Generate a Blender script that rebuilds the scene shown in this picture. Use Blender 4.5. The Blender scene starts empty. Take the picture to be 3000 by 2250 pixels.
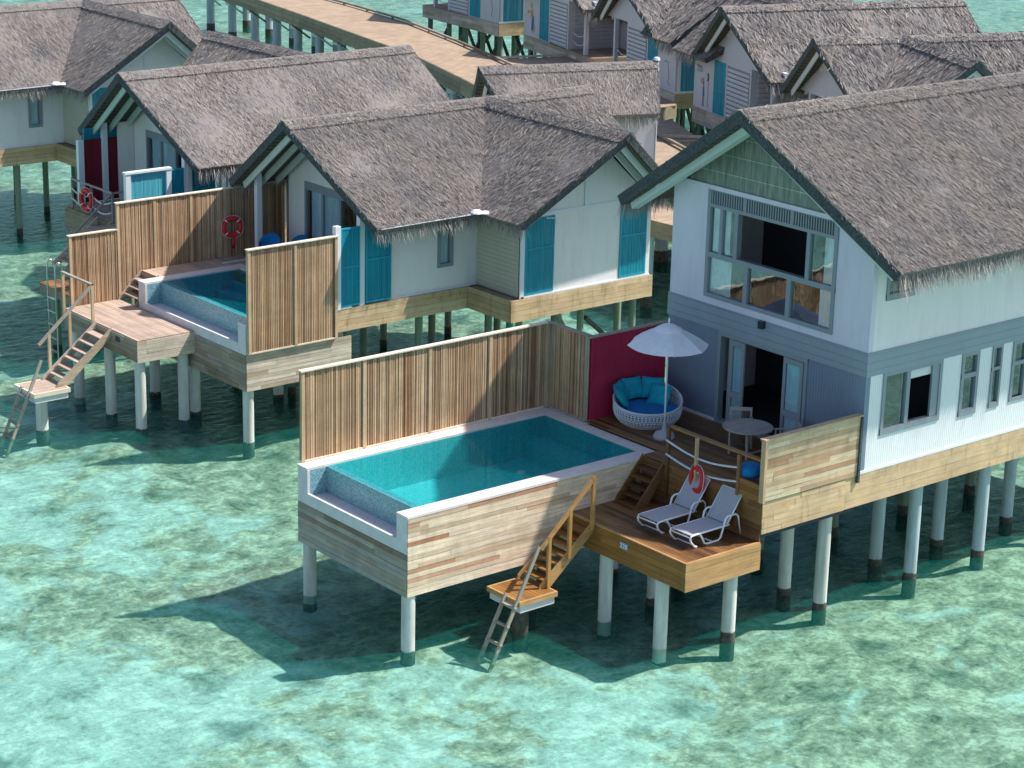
import bpy, math, random
import numpy as np
from mathutils import Vector, Matrix
random.seed(7)
RNG = np.random.default_rng(11)
S = bpy.context.scene
COL = S.collection
R = math.radians

# ------------------------------------------------------------------ materials
def nt(name):
    m = bpy.data.materials.new(name); m.use_nodes = True
    n = m.node_tree.nodes; l = m.node_tree.links
    return m, n, l, n['Principled BSDF']

def ramp(n, stops, interp='LINEAR'):
    r = n.new('ShaderNodeValToRGB'); cr = r.color_ramp; cr.interpolation = interp
    while len(cr.elements) < len(stops): cr.elements.new(0.5)
    for e, (p, c) in zip(cr.elements, stops):
        e.position = p; e.color = (*c, 1)
    return r

def noise(n, l, scale=(1, 1, 1), s=1.0, detail=4, rough=.6, dist=0, off=None):
    tc = n.new('ShaderNodeTexCoord'); mp = n.new('ShaderNodeMapping')
    mp.inputs['Scale'].default_value = scale
    l.new(tc.outputs['Object'], mp.inputs['Vector'])
    if off is not None:
        l.new(off, mp.inputs['Location'])
    t = n.new('ShaderNodeTexNoise'); t.inputs['Scale'].default_value = s
    t.inputs['Detail'].default_value = detail; t.inputs['Roughness'].default_value = rough
    t.inputs['Distortion'].default_value = dist
    l.new(mp.outputs[0], t.inputs['Vector'])
    return t

def mixc(n, l, fac, a, b, mode='MIX'):
    m = n.new('ShaderNodeMix'); m.data_type = 'RGBA'; m.blend_type = mode
    for k, v in (('Factor', fac), ('A', a), ('B', b)):
        i = [s for s in m.inputs if s.name == k and s.enabled][0]
        if isinstance(v, (int, float)): i.default_value = v
        elif isinstance(v, tuple): i.default_value = (*v, 1)
        else: l.new(v, i)
    return [s for s in m.outputs if s.enabled][0]

def bump(n, l, h, b, strength=.3, dist=.02):
    u = n.new('ShaderNodeBump'); u.inputs['Strength'].default_value = strength
    u.inputs['Distance'].default_value = dist
    l.new(h, u.inputs['Height']); l.new(u.outputs[0], b.inputs['Normal'])
    return u

def rnd(n):
    a = n.new('ShaderNodeAttribute'); a.attribute_name = 'rnd'; return a.outputs['Fac']

def wood(name, cols, axis='x', rough=.7, grain=.35, stain=.0, spec=.3):
    """boards: every board has its own tone (rnd), grain runs along axis"""
    m, n, l, b = nt(name)
    k = len(cols)
    r = ramp(n, [((i + .5) / k, c) for i, c in enumerate(cols)])
    l.new(rnd(n), r.inputs[0])
    sc = {'x': (1.2, 22, 22), 'y': (22, 1.2, 22), 'z': (22, 22, 1.2)}[axis]
    mu = n.new('ShaderNodeMath'); mu.operation = 'MULTIPLY'; mu.inputs[1].default_value = 37.0
    l.new(rnd(n), mu.inputs[0])
    cb = n.new('ShaderNodeCombineXYZ')
    for q in range(3): l.new(mu.outputs[0], cb.inputs[q])
    g = noise(n, l, sc, 1.0, 5, .65, .3, cb.outputs[0])
    gr = ramp(n, [(.25, (1 - grain,) * 3), (.75, (1 + grain * .45,) * 3)])
    l.new(g.outputs['Fac'], gr.inputs[0])
    c = mixc(n, l, 1.0, r.outputs[0], gr.outputs[0], 'MULTIPLY')
    # weathering blotches
    w = noise(n, l, (1, 1, 1), 1.3, 5, .7)
    wr = ramp(n, [(.35, (.80, .80, .80)), (.7, (1.12, 1.1, 1.08))])
    l.new(w.outputs['Fac'], wr.inputs[0])
    c = mixc(n, l, 1.0, c, wr.outputs[0], 'MULTIPLY')
    if stain:
        w2 = noise(n, l, (5, 5, 1.0), 1.0, 4, .6)
        sr = ramp(n, [(.55, (1, 1, 1)), (.72, (1 - stain, 1 - stain * 1.1, 1 - stain * 1.25))])
        l.new(w2.outputs['Fac'], sr.inputs[0])
        c = mixc(n, l, 1.0, c, sr.outputs[0], 'MULTIPLY')
    l.new(c, b.inputs['Base Color'])
    b.inputs['Roughness'].default_value = rough
    b.inputs['Specular IOR Level'].default_value = spec
    bump(n, l, g.outputs['Fac'], b, .35, .006)
    return m

def paint(name, col, rough=.55, groove=None, var=.10, dirt=.0, pitch=.1, fine=.0):
    m, n, l, b = nt(name)
    w = noise(n, l, (1, 1, .35), .9, 6, .65)
    r = ramp(n, [(.3, tuple(x * (1 - var) for x in col)), (.7, tuple(min(1, x * (1 + var * .6)) for x in col))])
    l.new(w.outputs['Fac'], r.inputs[0]); c = r.outputs[0]
    if dirt:
        d = noise(n, l, (3.0, 3.0, .5), 1.2, 6, .7)
        dr = ramp(n, [(.5, (1, 1, 1)), (.75, (1 - dirt, 1 - dirt * 1.05, 1 - dirt * 1.15))])
        l.new(d.outputs['Fac'], dr.inputs[0])
        c = mixc(n, l, 1.0, c, dr.outputs[0], 'MULTIPLY')
    l.new(c, b.inputs['Base Color']); b.inputs['Roughness'].default_value = rough
    b.inputs['Specular IOR Level'].default_value = .3
    if groove:
        tc = n.new('ShaderNodeTexCoord'); sp = n.new('ShaderNodeSeparateXYZ'); l.new(tc.outputs['Object'], sp.inputs[0])
        if groove == 'v':
            a = n.new('ShaderNodeMath'); a.operation = 'ADD'; l.new(sp.outputs[0], a.inputs[0]); l.new(sp.outputs[1], a.inputs[1]); src = a.outputs[0]
        else: src = sp.outputs[2]
        q = n.new('ShaderNodeMath'); q.operation = 'MULTIPLY'; q.inputs[1].default_value = 1 / pitch; l.new(src, q.inputs[0])
        f = n.new('ShaderNodeMath'); f.operation = 'FRACT'; l.new(q.outputs[0], f.inputs[0])
        gr = ramp(n, [(0, (0, 0, 0)), (.12, (1, 1, 1)), (.88, (1, 1, 1)), (1, (0, 0, 0))]); l.new(f.outputs[0], gr.inputs[0])
        bump(n, l, gr.outputs[0], b, .9, .012)
    else:
        g = noise(n, l, (1, 1, 1), 30, 3, .6); bump(n, l, g.outputs['Fac'], b, .15, .004)
    return m

def plain(name, col, rough=.5, metal=0, spec=.4, var=.08, ns=8):
    m, n, l, b = nt(name)
    w = noise(n, l, (1, 1, 1), ns, 4, .6)
    r = ramp(n, [(.3, tuple(x * (1 - var) for x in col)), (.7, tuple(min(1, x * (1 + var)) for x in col))])
    l.new(w.outputs['Fac'], r.inputs[0]); l.new(r.outputs[0], b.inputs['Base Color'])
    b.inputs['Roughness'].default_value = rough; b.inputs['Metallic'].default_value = metal
    b.inputs['Specular IOR Level'].default_value = spec
    return m

def thatch_mat(name, k=1.0):
    m, n, l, b = nt(name)
    r = ramp(n, [(.0, (.105 * k, .096 * k, .094 * k)), (.28, (.205 * k, .187 * k, .181 * k)), (.55, (.29 * k, .264 * k, .252 * k)),
                 (.8, (.385 * k, .352 * k, .33 * k)), (1, (.56 * k, .52 * k, .47 * k))])
    l.new(rnd(n), r.inputs[0])
    w = noise(n, l, (1, 1, 1), .8, 5, .65)
    wr = ramp(n, [(.3, (.80, .82, .86)), (.52, (1.0, .98, .97)), (.75, (1.16, 1.12, 1.05))]); l.new(w.outputs['Fac'], wr.inputs[0])
    c = mixc(n, l, 1.0, r.outputs[0], wr.outputs[0], 'MULTIPLY')
    l.new(c, b.inputs['Base Color']); b.inputs['Roughness'].default_value = .85
    b.inputs['Specular IOR Level'].default_value = .15
    return m

M = {}
M['thatch'] = thatch_mat('thatch')
M['fringe'] = thatch_mat('thatch_fringe', 1.25)
M['thatch_edge'] = plain('thatch_edge', (.06, .072, .075), .9, ns=14, var=.5)
M['thatch_under'] = plain('thatch_under', (.10, .095, .07), .95, ns=20, var=.5)
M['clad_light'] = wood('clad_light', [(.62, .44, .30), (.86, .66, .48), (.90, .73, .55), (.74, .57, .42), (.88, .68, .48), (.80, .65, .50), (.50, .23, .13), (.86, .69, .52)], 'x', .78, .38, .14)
M['clad_light_shade_y'] = wood('clad_light_shade_y', [(.34, .30, .24), (.46, .42, .36), (.40, .35, .28), (.24, .17, .12), (.50, .46, .40), (.38, .36, .33)], 'y', .8, .3)  # darker copy of clad_light, shade of the -x face put into the colour
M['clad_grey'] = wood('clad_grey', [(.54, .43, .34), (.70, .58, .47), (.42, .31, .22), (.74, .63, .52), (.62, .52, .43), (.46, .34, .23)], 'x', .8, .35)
M['clad_grey_shade_y'] = wood('clad_grey_shade_y', [(.30, .24, .18), (.40, .33, .26), (.24, .18, .12), (.36, .31, .26)], 'y', .8, .35)  # clad_grey darkened, shade of the side faces is in its colour
M['parapet'] = wood('parapet', [(.50, .36, .22), (.66, .50, .33), (.72, .60, .42), (.44, .26, .15), (.60, .42, .26), (.68, .52, .34)], 'x', .75, .3, .12)
M['pine'] = wood('pine', [(.64, .46, .27), (.70, .52, .32), (.60, .42, .24), (.68, .48, .28)], 'x', .75, .25, .38)
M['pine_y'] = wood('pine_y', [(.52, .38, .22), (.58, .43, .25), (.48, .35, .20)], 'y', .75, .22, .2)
M['oiled_x'] = wood('oiled_x', [(.50, .285, .12), (.55, .32, .14), (.46, .255, .10), (.53, .31, .135)], 'x', .45, .35)
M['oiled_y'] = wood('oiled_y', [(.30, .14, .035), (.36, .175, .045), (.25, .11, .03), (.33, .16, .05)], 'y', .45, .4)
M['oiled_deck'] = wood('oiled_deck', [(.21, .10, .035), (.28, .14, .05), (.15, .065, .025), (.33, .17, .06), (.24, .115, .04), (.11, .048, .022)], 'y', .38, .35, spec=.5)
M['riser'] = wood('riser', [(.26, .13, .045), (.33, .18, .07), (.10, .05, .025), (.30, .15, .05), (.18, .085, .035)], 'y', .5, .4)
M['deck_pink'] = wood('deck_pink', [(.46, .34, .27), (.54, .41, .33), (.40, .29, .23), (.50, .39, .32)], 'x', .8, .2)
M['deck_pink_y'] = wood('deck_pink_y', [(.46, .34, .27), (.54, .41, .33), (.40, .29, .23), (.50, .39, .32)], 'y', .8, .2)
M['slat'] = wood('slat', [(.34, .18, .09), (.60, .39, .23), (.66, .45, .28), (.27, .14, .07), (.62, .41, .25), (.50, .35, .22), (.43, .24, .13), (.68, .49, .32)], 'z', .75, .3)
M['post_wood'] = wood('post_wood', [(.58, .40, .24), (.62, .46, .30)], 'z', .75, .25)
M['oiled_post'] = wood('oiled_post', [(.42, .23, .07), (.46, .26, .09)], 'z', .5, .3)
M['grey_post'] = wood('grey_post', [(.36, .31, .26), (.42, .36, .30)], 'z', .8, .3)
M['cap'] = wood('cap', [(.74, .64, .50), (.80, .70, .56)], 'x', .75, .15)
M['cap_shade_y'] = wood('cap_shade_y', [(.36, .30, .25), (.42, .35, .28)], 'y', .75, .15)  # shaded copy of cap, for fence rails out of the sun
M['jetty_deck'] = wood('jetty_deck', [(.38, .28, .20), (.43, .32, .235), (.35, .26, .185), (.40, .295, .21)], 'x', .8, .2)
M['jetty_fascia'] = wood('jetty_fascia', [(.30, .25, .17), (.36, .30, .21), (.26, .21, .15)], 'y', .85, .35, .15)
M['white'] = paint('white_wall', (.80, .765, .755), var=.06, dirt=.12)
M['white_v1_shade'] = paint('white_wall_shade_tint', (.66, .63, .73), var=.06, dirt=.10)  # blue cast of the shaded gable mixed into the white
M['white_side'] = paint('white_wall_side', (.80, .745, .76), var=.06, dirt=.12)
M['white_groove'] = paint('white_grooved_boards', (.78, .79, .80), groove='v', pitch=.075, var=.04)
M['lilac'] = paint('lilac_white_wall', (.56, .54, .58), var=.05, dirt=.08)
M['grey_groove'] = paint('grey_grooved_boards', (.20, .25, .33), groove='v', pitch=.09, var=.12)
M['grey_band'] = paint('grey_band', (.27, .32, .37), groove='h', pitch=.2, var=.08)
M['beige_groove'] = paint('beige_boards', (.50, .46, .38), groove='h', pitch=.14, var=.05)
M['frame_grey'] = paint('window_frame_grey', (.25, .285, .32), .5, var=.05)
M['trim'] = paint('white_trim', (.72, .75, .78), .5, var=.04)
M['trim_green'] = paint('pale_green_timber', (.56, .65, .60), .5, var=.06)
M['trim_dark'] = plain('dark_batten', (.035, .04, .035), .8)
M['teal'] = paint('teal_paint', (.012, .33, .45), .5, var=.22, dirt=.22)
M['teal_sunlit'] = paint('sunlit_teal_paint', (.12, .52, .62), .45, var=.1)  # teal brightened as if in full sun, for the front screen
M['crimson'] = paint('crimson_paint', (.50, .03, .085), .55, var=.25, dirt=.25)
M['maroon'] = paint('maroon_paint', (.20, .012, .03), .5, var=.15)
M['concrete'] = plain('pool_concrete', (.60, .58, .59), .75, ns=3, var=.10)
M['coping'] = plain('pool_coping', (.68, .61, .58), .7, ns=5, var=.09)
M['metal_white'] = plain('white_metal', (.80, .80, .81), .35, var=.03)
M['steel'] = plain('steel', (.55, .60, .60), .3, .9, var=.05)
M['sling'] = plain('grey_sling_fabric', (.40, .40, .43), .8, ns=60, var=.15)
M['canvas'] = plain('umbrella_canvas', (.74, .74, .79), .85, ns=5, var=.07)
M['blue'] = plain('blue_fabric', (.006, .17, .45), .8, ns=5, var=.2)
M['teal_fabric'] = plain('teal_fabric', (.005, .33, .43), .85, ns=6, var=.2)
M['red'] = plain('life_ring_red', (.62, .02, .02), .5, var=.1)
M['rope'] = plain('white_rope', (.62, .62, .64), .8, ns=40, var=.2)
M['teak'] = wood('grey_teak', [(.42, .37, .34), (.48, .42, .38), (.38, .34, .31)], 'x', .75, .2)
M['rattan'] = plain('white_rattan', (.62, .62, .66), .5, var=.06)
M['dark'] = plain('interior_dark', (.05, .05, .06), .9)  # near-black colour stands in for the darkness of unlit rooms
M['lamp'] = plain('lamp_black', (.02, .03, .05), .4)
M['curtain'] = paint('curtain', (.55, .72, .80), .9, var=.15)
M['curtain_white'] = paint('curtain_white', (.70, .71, .73), .9, var=.1)
M['bronze'] = plain('number_plate', (.40, .42, .43), .5)
M['ink'] = plain('painted_grey_blue', (.20, .26, .36), .8)
M['paint_orange'] = plain('painted_orange', (.60, .26, .10), .8)
M['paint_brown'] = plain('painted_brown', (.24, .13, .11), .8)
M['paint_blue'] = plain('painted_blue', (.06, .15, .34), .8)
M['plastic_white'] = plain('flashing_white', (.75, .75, .82), .4)

def leaf_panel(name):
    m, n, l, b = nt(name)
    w = noise(n, l, (14, 14, 1.2), 1.0, 5, .7)
    r = ramp(n, [(.3, (.10, .13, .11)), (.5, (.20, .24, .20)), (.7, (.34, .37, .31))])
    l.new(w.outputs['Fac'], r.inputs[0])
    tc = n.new('ShaderNodeTexCoord'); sp = n.new('ShaderNodeSeparateXYZ'); l.new(tc.outputs['Object'], sp.inputs[0])
    q = n.new('ShaderNodeMath'); q.operation = 'MULTIPLY'; q.inputs[1].default_value = 1 / .47; l.new(sp.outputs[2], q.inputs[0])
    f = n.new('ShaderNodeMath'); f.operation = 'FRACT'; l.new(q.outputs[0], f.inputs[0])
    gr = ramp(n, [(0, (2.2, 2.2, 2.0)), (.05, (2.2, 2.2, 2.0)), (.07, (.5, .5, .5)), (.12, (1, 1, 1)), (1, (1, 1, 1))]); l.new(f.outputs[0], gr.inputs[0])
    c = mixc(n, l, .6, r.outputs[0], gr.outputs[0], 'MULTIPLY')
    l.new(c, b.inputs['Base Color']); b.inputs['Roughness'].default_value = .85
    bump(n, l, w.outputs['Fac'], b, .5, .01)
    return m
M['leaf_panel'] = leaf_panel('woven_leaf_panel')

def mosaic(name, stops, size=.035, rough=.25):
    m, n, l, b = nt(name)
    tc = n.new('ShaderNodeTexCoord')
    v = n.new('ShaderNodeTexVoronoi'); v.feature = 'F1'; v.distance = 'CHEBYCHEV'; v.inputs['Scale'].default_value = 1 / size
    v.inputs['Randomness'].default_value = .25
    l.new(tc.outputs['Object'], v.inputs['Vector'])
    sp = n.new('ShaderNodeSeparateColor'); l.new(v.outputs['Color'], sp.inputs[0])
    r = ramp(n, stops); l.new(sp.outputs[0], r.inputs[0])
    l.new(r.outputs[0], b.inputs['Base Color']); b.inputs['Roughness'].default_value = rough
    return m
M['mosaic'] = mosaic('pool_mosaic', [(.1, (.10, .25, .31)), (.5, (.17, .35, .40)), (.95, (.30, .47, .49))], .026, .35)
M['pool_tile'] = mosaic('pool_tile', [(.1, (.09, .47, .50)), (.5, (.11, .52, .55)), (.9, (.16, .58, .59))], .04)
M['pool_tile_deep'] = mosaic('pool_tile_deep', [(.1, (.07, .36, .48)), (.5, (.09, .42, .54)), (.9, (.13, .48, .58))], .045)

def glass(name, tint=(.75, .85, .85), gloss=.35, rough=.02, ripple=.0):
    m = bpy.data.materials.new(name); m.use_nodes = True
    n = m.node_tree.nodes; l = m.node_tree.links; n.clear()
    o = n.new('ShaderNodeOutputMaterial'); mx = n.new('ShaderNodeMixShader')
    t = n.new('ShaderNodeBsdfTransparent'); t.inputs[0].default_value = (*tint, 1)
    g = n.new('ShaderNodeBsdfGlossy'); g.inputs['Roughness'].default_value = rough
    g.inputs['Color'].default_value = (.9, .95, 1, 1)
    lw = n.new('ShaderNodeLayerWeight'); lw.inputs[0].default_value = .5
    fr = n.new('ShaderNodeMath'); fr.operation = 'POWER'; fr.inputs[1].default_value = 4.0; l.new(lw.outputs['Facing'], fr.inputs[0])
    a = n.new('ShaderNodeMath'); a.operation = 'ADD'; a.use_clamp = True; a.inputs[1].default_value = gloss
    l.new(fr.outputs[0], a.inputs[0]); l.new(a.outputs[0], mx.inputs[0]); l.new(t.outputs[0], mx.inputs[1]); l.new(g.outputs[0], mx.inputs[2]); l.new(mx.outputs[0], o.inputs[0])
    if ripple:
        tc = n.new('ShaderNodeTexCoord'); nn = n.new('ShaderNodeTexNoise'); nn.inputs['Scale'].default_value = 1.2; l.new(tc.outputs['Object'], nn.inputs['Vector'])
        bm = n.new('ShaderNodeBump'); bm.inputs['Strength'].default_value = ripple; bm.inputs['Distance'].default_value = .05
        l.new(nn.outputs['Fac'], bm.inputs['Height']); l.new(bm.outputs[0], g.inputs['Normal'])
    return m
M['glass'] = glass('window_glass', (.82, .90, .90), .20, .02, .15)

def water(name, tint, body, bodyfac, scale, strength, aniso=(1, 1, 1), rough=.04, dist=.1, ior=1.24):
    m = bpy.data.materials.new(name); m.use_nodes = True
    n = m.node_tree.nodes; l = m.node_tree.links; n.clear()
    o = n.new('ShaderNodeOutputMaterial')
    t = n.new('ShaderNodeBsdfTransparent'); t.inputs[0].default_value = (*tint, 1)
    d = n.new('ShaderNodeBsdfDiffuse'); d.inputs[0].default_value = (*body, 1)
    g = n.new('ShaderNodeBsdfGlossy'); g.inputs['Roughness'].default_value = rough; g.inputs['Color'].default_value = (.45, .80, .85, 1)
    fr = n.new('ShaderNodeFresnel'); fr.inputs[0].default_value = ior
    m1 = n.new('ShaderNodeMixShader'); m1.inputs[0].default_value = bodyfac
    m2 = n.new('ShaderNodeMixShader')
    tc = n.new('ShaderNodeTexCoord'); mp = n.new('ShaderNodeMapping'); mp.inputs['Scale'].default_value = aniso
    mp.inputs['Rotation'].default_value = (0, 0, R(-38))
    l.new(tc.outputs['Object'], mp.inputs[0])
    a = n.new('ShaderNodeTexNoise'); a.inputs['Scale'].default_value = scale; a.inputs['Detail'].default_value = 5; a.inputs['Distortion'].default_value = .6
    a.inputs['Roughness'].default_value = .6
    l.new(mp.outputs[0], a.inputs['Vector'])
    bm = n.new('ShaderNodeBump'); bm.inputs['Strength'].default_value = strength; bm.inputs['Distance'].default_value = dist
    l.new(a.outputs['Fac'], bm.inputs['Height'])
    l.new(bm.outputs[0], g.inputs['Normal']); l.new(bm.outputs[0], fr.inputs['Normal'])
    l.new(t.outputs[0], m1.inputs[1]); l.new(d.outputs[0], m1.inputs[2])
    l.new(fr.outputs[0], m2.inputs[0]); l.new(m1.outputs[0], m2.inputs[1]); l.new(g.outputs[0], m2.inputs[2]); l.new(m2.outputs[0], o.inputs[0])
    return m
M['sea'] = water('sea_water', (.61, .925, .885), (.0, .46, .38), .07, 1.5, .6, (1, 2.2, 1), .10, .12, 1.19)
M['pool_water'] = water('pool_water_surface', (.52, .86, .88), (.0, .36, .40), .10, 1.4, .10, (1, 1, 1), .02, .04, 1.17)

def seabed_mat():
    m, n, l, b = nt('seabed_coral_sand')
    big = noise(n, l, (1, 1, 1), .13, 3, .5, .6)
    w = noise(n, l, (1, 1, 1), .55, 5, .62, 1.0)
    f1 = noise(n, l, (1.0, 1.0, 1), 1.7, 6, .60, .35)
    f2 = noise(n, l, (1.0, 1.0, 1), 6.5, 5, .62, .5)
    fm = n.new('ShaderNodeMath'); fm.operation = 'MULTIPLY_ADD'; fm.inputs[1].default_value = .42; l.new(f2.outputs['Fac'], fm.inputs[0])
    f3 = n.new('ShaderNodeMath'); f3.operation = 'MULTIPLY'; f3.inputs[1].default_value = .58; l.new(f1.outputs['Fac'], f3.inputs[0]); l.new(f3.outputs[0], fm.inputs[2])
    class _F: outputs = {'Fac': fm.outputs[0]}
    f = _F
    sand = ramp(n, [(.34, (.28, .22, .20)), (.43, (.47, .375, .35)), (.51, (.57, .46, .435)), (.62, (.80, .65, .61))])
    l.new(f.outputs['Fac'], sand.inputs[0])
    coral = ramp(n, [(.34, (.07, .045, .032)), (.43, (.27, .18, .13)), (.51, (.43, .29, .215)), (.61, (.74, .52, .41))])
    l.new(f.outputs['Fac'], coral.inputs[0])
    a = n.new('ShaderNodeMath'); a.operation = 'MULTIPLY_ADD'; a.inputs[1].default_value = 1.1; l.new(big.outputs['Fac'], a.inputs[0]); l.new(w.outputs['Fac'], a.inputs[2])
    # more coral to the right (+x) of the lagoon
    tc = n.new('ShaderNodeTexCoord'); sp = n.new('ShaderNodeSeparateXYZ'); l.new(tc.outputs['Object'], sp.inputs[0])
    gx = n.new('ShaderNodeMapRange'); gx.inputs[1].default_value = -8; gx.inputs[2].default_value = 14; gx.inputs[3].default_value = .05; gx.inputs[4].default_value = -.16
    l.new(sp.outputs[0], gx.inputs[0])
    a2 = n.new('ShaderNodeMath'); a2.operation = 'ADD'; l.new(a.outputs[0], a2.inputs[0]); l.new(gx.outputs[0], a2.inputs[1])
    mk = ramp(n, [(.0, (1, 1, 1)), (1, (0, 0, 0))]); mk.color_ramp.elements[0].position = .98 / 2; mk.color_ramp.elements[1].position = 1.12 / 2
    h = n.new('ShaderNodeMath'); h.operation = 'MULTIPLY'; h.inputs[1].default_value = .5; l.new(a2.outputs[0], h.inputs[0]); l.new(h.outputs[0], mk.inputs[0])
    c = mixc(n, l, mk.outputs[0], sand.outputs[0], coral.outputs[0])
    # scattered dark coral heads
    v = n.new('ShaderNodeTexVoronoi'); v.inputs['Scale'].default_value = .42; v.feature = 'F1'
    wt = n.new('ShaderNodeVectorMath'); wt.operation = 'ADD'
    nv = noise(n, l, (1, 1, 1), 2.5, 4, .6); sc = n.new('ShaderNodeVectorMath'); sc.operation = 'SCALE'; sc.inputs['Scale'].default_value = 1.1
    l.new(nv.outputs['Color'], sc.inputs[0]); l.new(tc.outputs['Object'], wt.inputs[0]); l.new(sc.outputs[0], wt.inputs[1]); l.new(wt.outputs[0], v.inputs['Vector'])
    vr = ramp(n, [(.0, (1, 1, 1)), (.14, (.8, .8, .8)), (.32, (0, 0, 0))]); l.new(v.outputs['Distance'], vr.inputs[0])
    dk = ramp(n, [(.4, (.015, .02, .018)), (.6, (.15, .13, .09))]); l.new(f.outputs['Fac'], dk.inputs[0])
    hm = n.new('ShaderNodeMath'); hm.operation = 'MULTIPLY'; hm.inputs[1].default_value = .8; l.new(vr.outputs[0], hm.inputs[0])
    c = mixc(n, l, hm.outputs[0], c, dk.outputs[0])
    l.new(c, b.inputs['Base Color']); b.inputs['Roughness'].default_value = .9
    bump(n, l, f.outputs['Fac'], b, .6, .12)
    return m
M['seabed'] = seabed_mat()

def pile_mat(name, top, low):
    m, n, l, b = nt(name)
    w = noise(n, l, (3, 3, 1.2), 1.5, 5, .65)
    r = ramp(n, [(.3, tuple(x * .82 for x in top)), (.65, top)]); l.new(w.outputs['Fac'], r.inputs[0])
    w2 = noise(n, l, (1, 1, 1), 9, 4, .65)
    sm = n.new('ShaderNodeMath'); sm.operation = 'MULTIPLY_ADD'; sm.inputs[1].default_value = 1.1; l.new(w2.outputs['Fac'], sm.inputs[0]); l.new(rnd(n), sm.inputs[2])
    th_ = ramp(n, [(.50, (0, 0, 0)), (.56, (1, 1, 1))]); hv = n.new('ShaderNodeMath'); hv.operation = 'MULTIPLY'; hv.inputs[1].default_value = .5; l.new(sm.outputs[0], hv.inputs[0]); l.new(hv.outputs[0], th_.inputs[0])
    st = noise(n, l, (6, 6, .5), 1.0, 4, .6); sr = ramp(n, [(.45, (1, 1, 1)), (.75, (.72, .70, .64))]); l.new(st.outputs['Fac'], sr.inputs[0])
    tp = mixc(n, l, 1.0, r.outputs[0], sr.outputs[0], 'MULTIPLY')
    lw = ramp(n, [(.3, tuple(x * .5 for x in low)), (.7, tuple(x * 2.2 for x in low))]); l.new(w2.outputs['Fac'], lw.inputs[0])
    c = mixc(n, l, th_.outputs[0], tp, lw.outputs[0])
    l.new(c, b.inputs['Base Color']); b.inputs['Roughness'].default_value = .8
    return m
M['pile_white'] = pile_mat('pile_white_sleeve', (.62, .62, .58), (.05, .045, .035))
M['pile_blue'] = pile_mat('pile_grey_blue', (.42, .50, .53), (.05, .045, .035))
M['pile_green'] = pile_mat('pile_green_timber', (.20, .27, .19), (.035, .035, .028))

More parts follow.
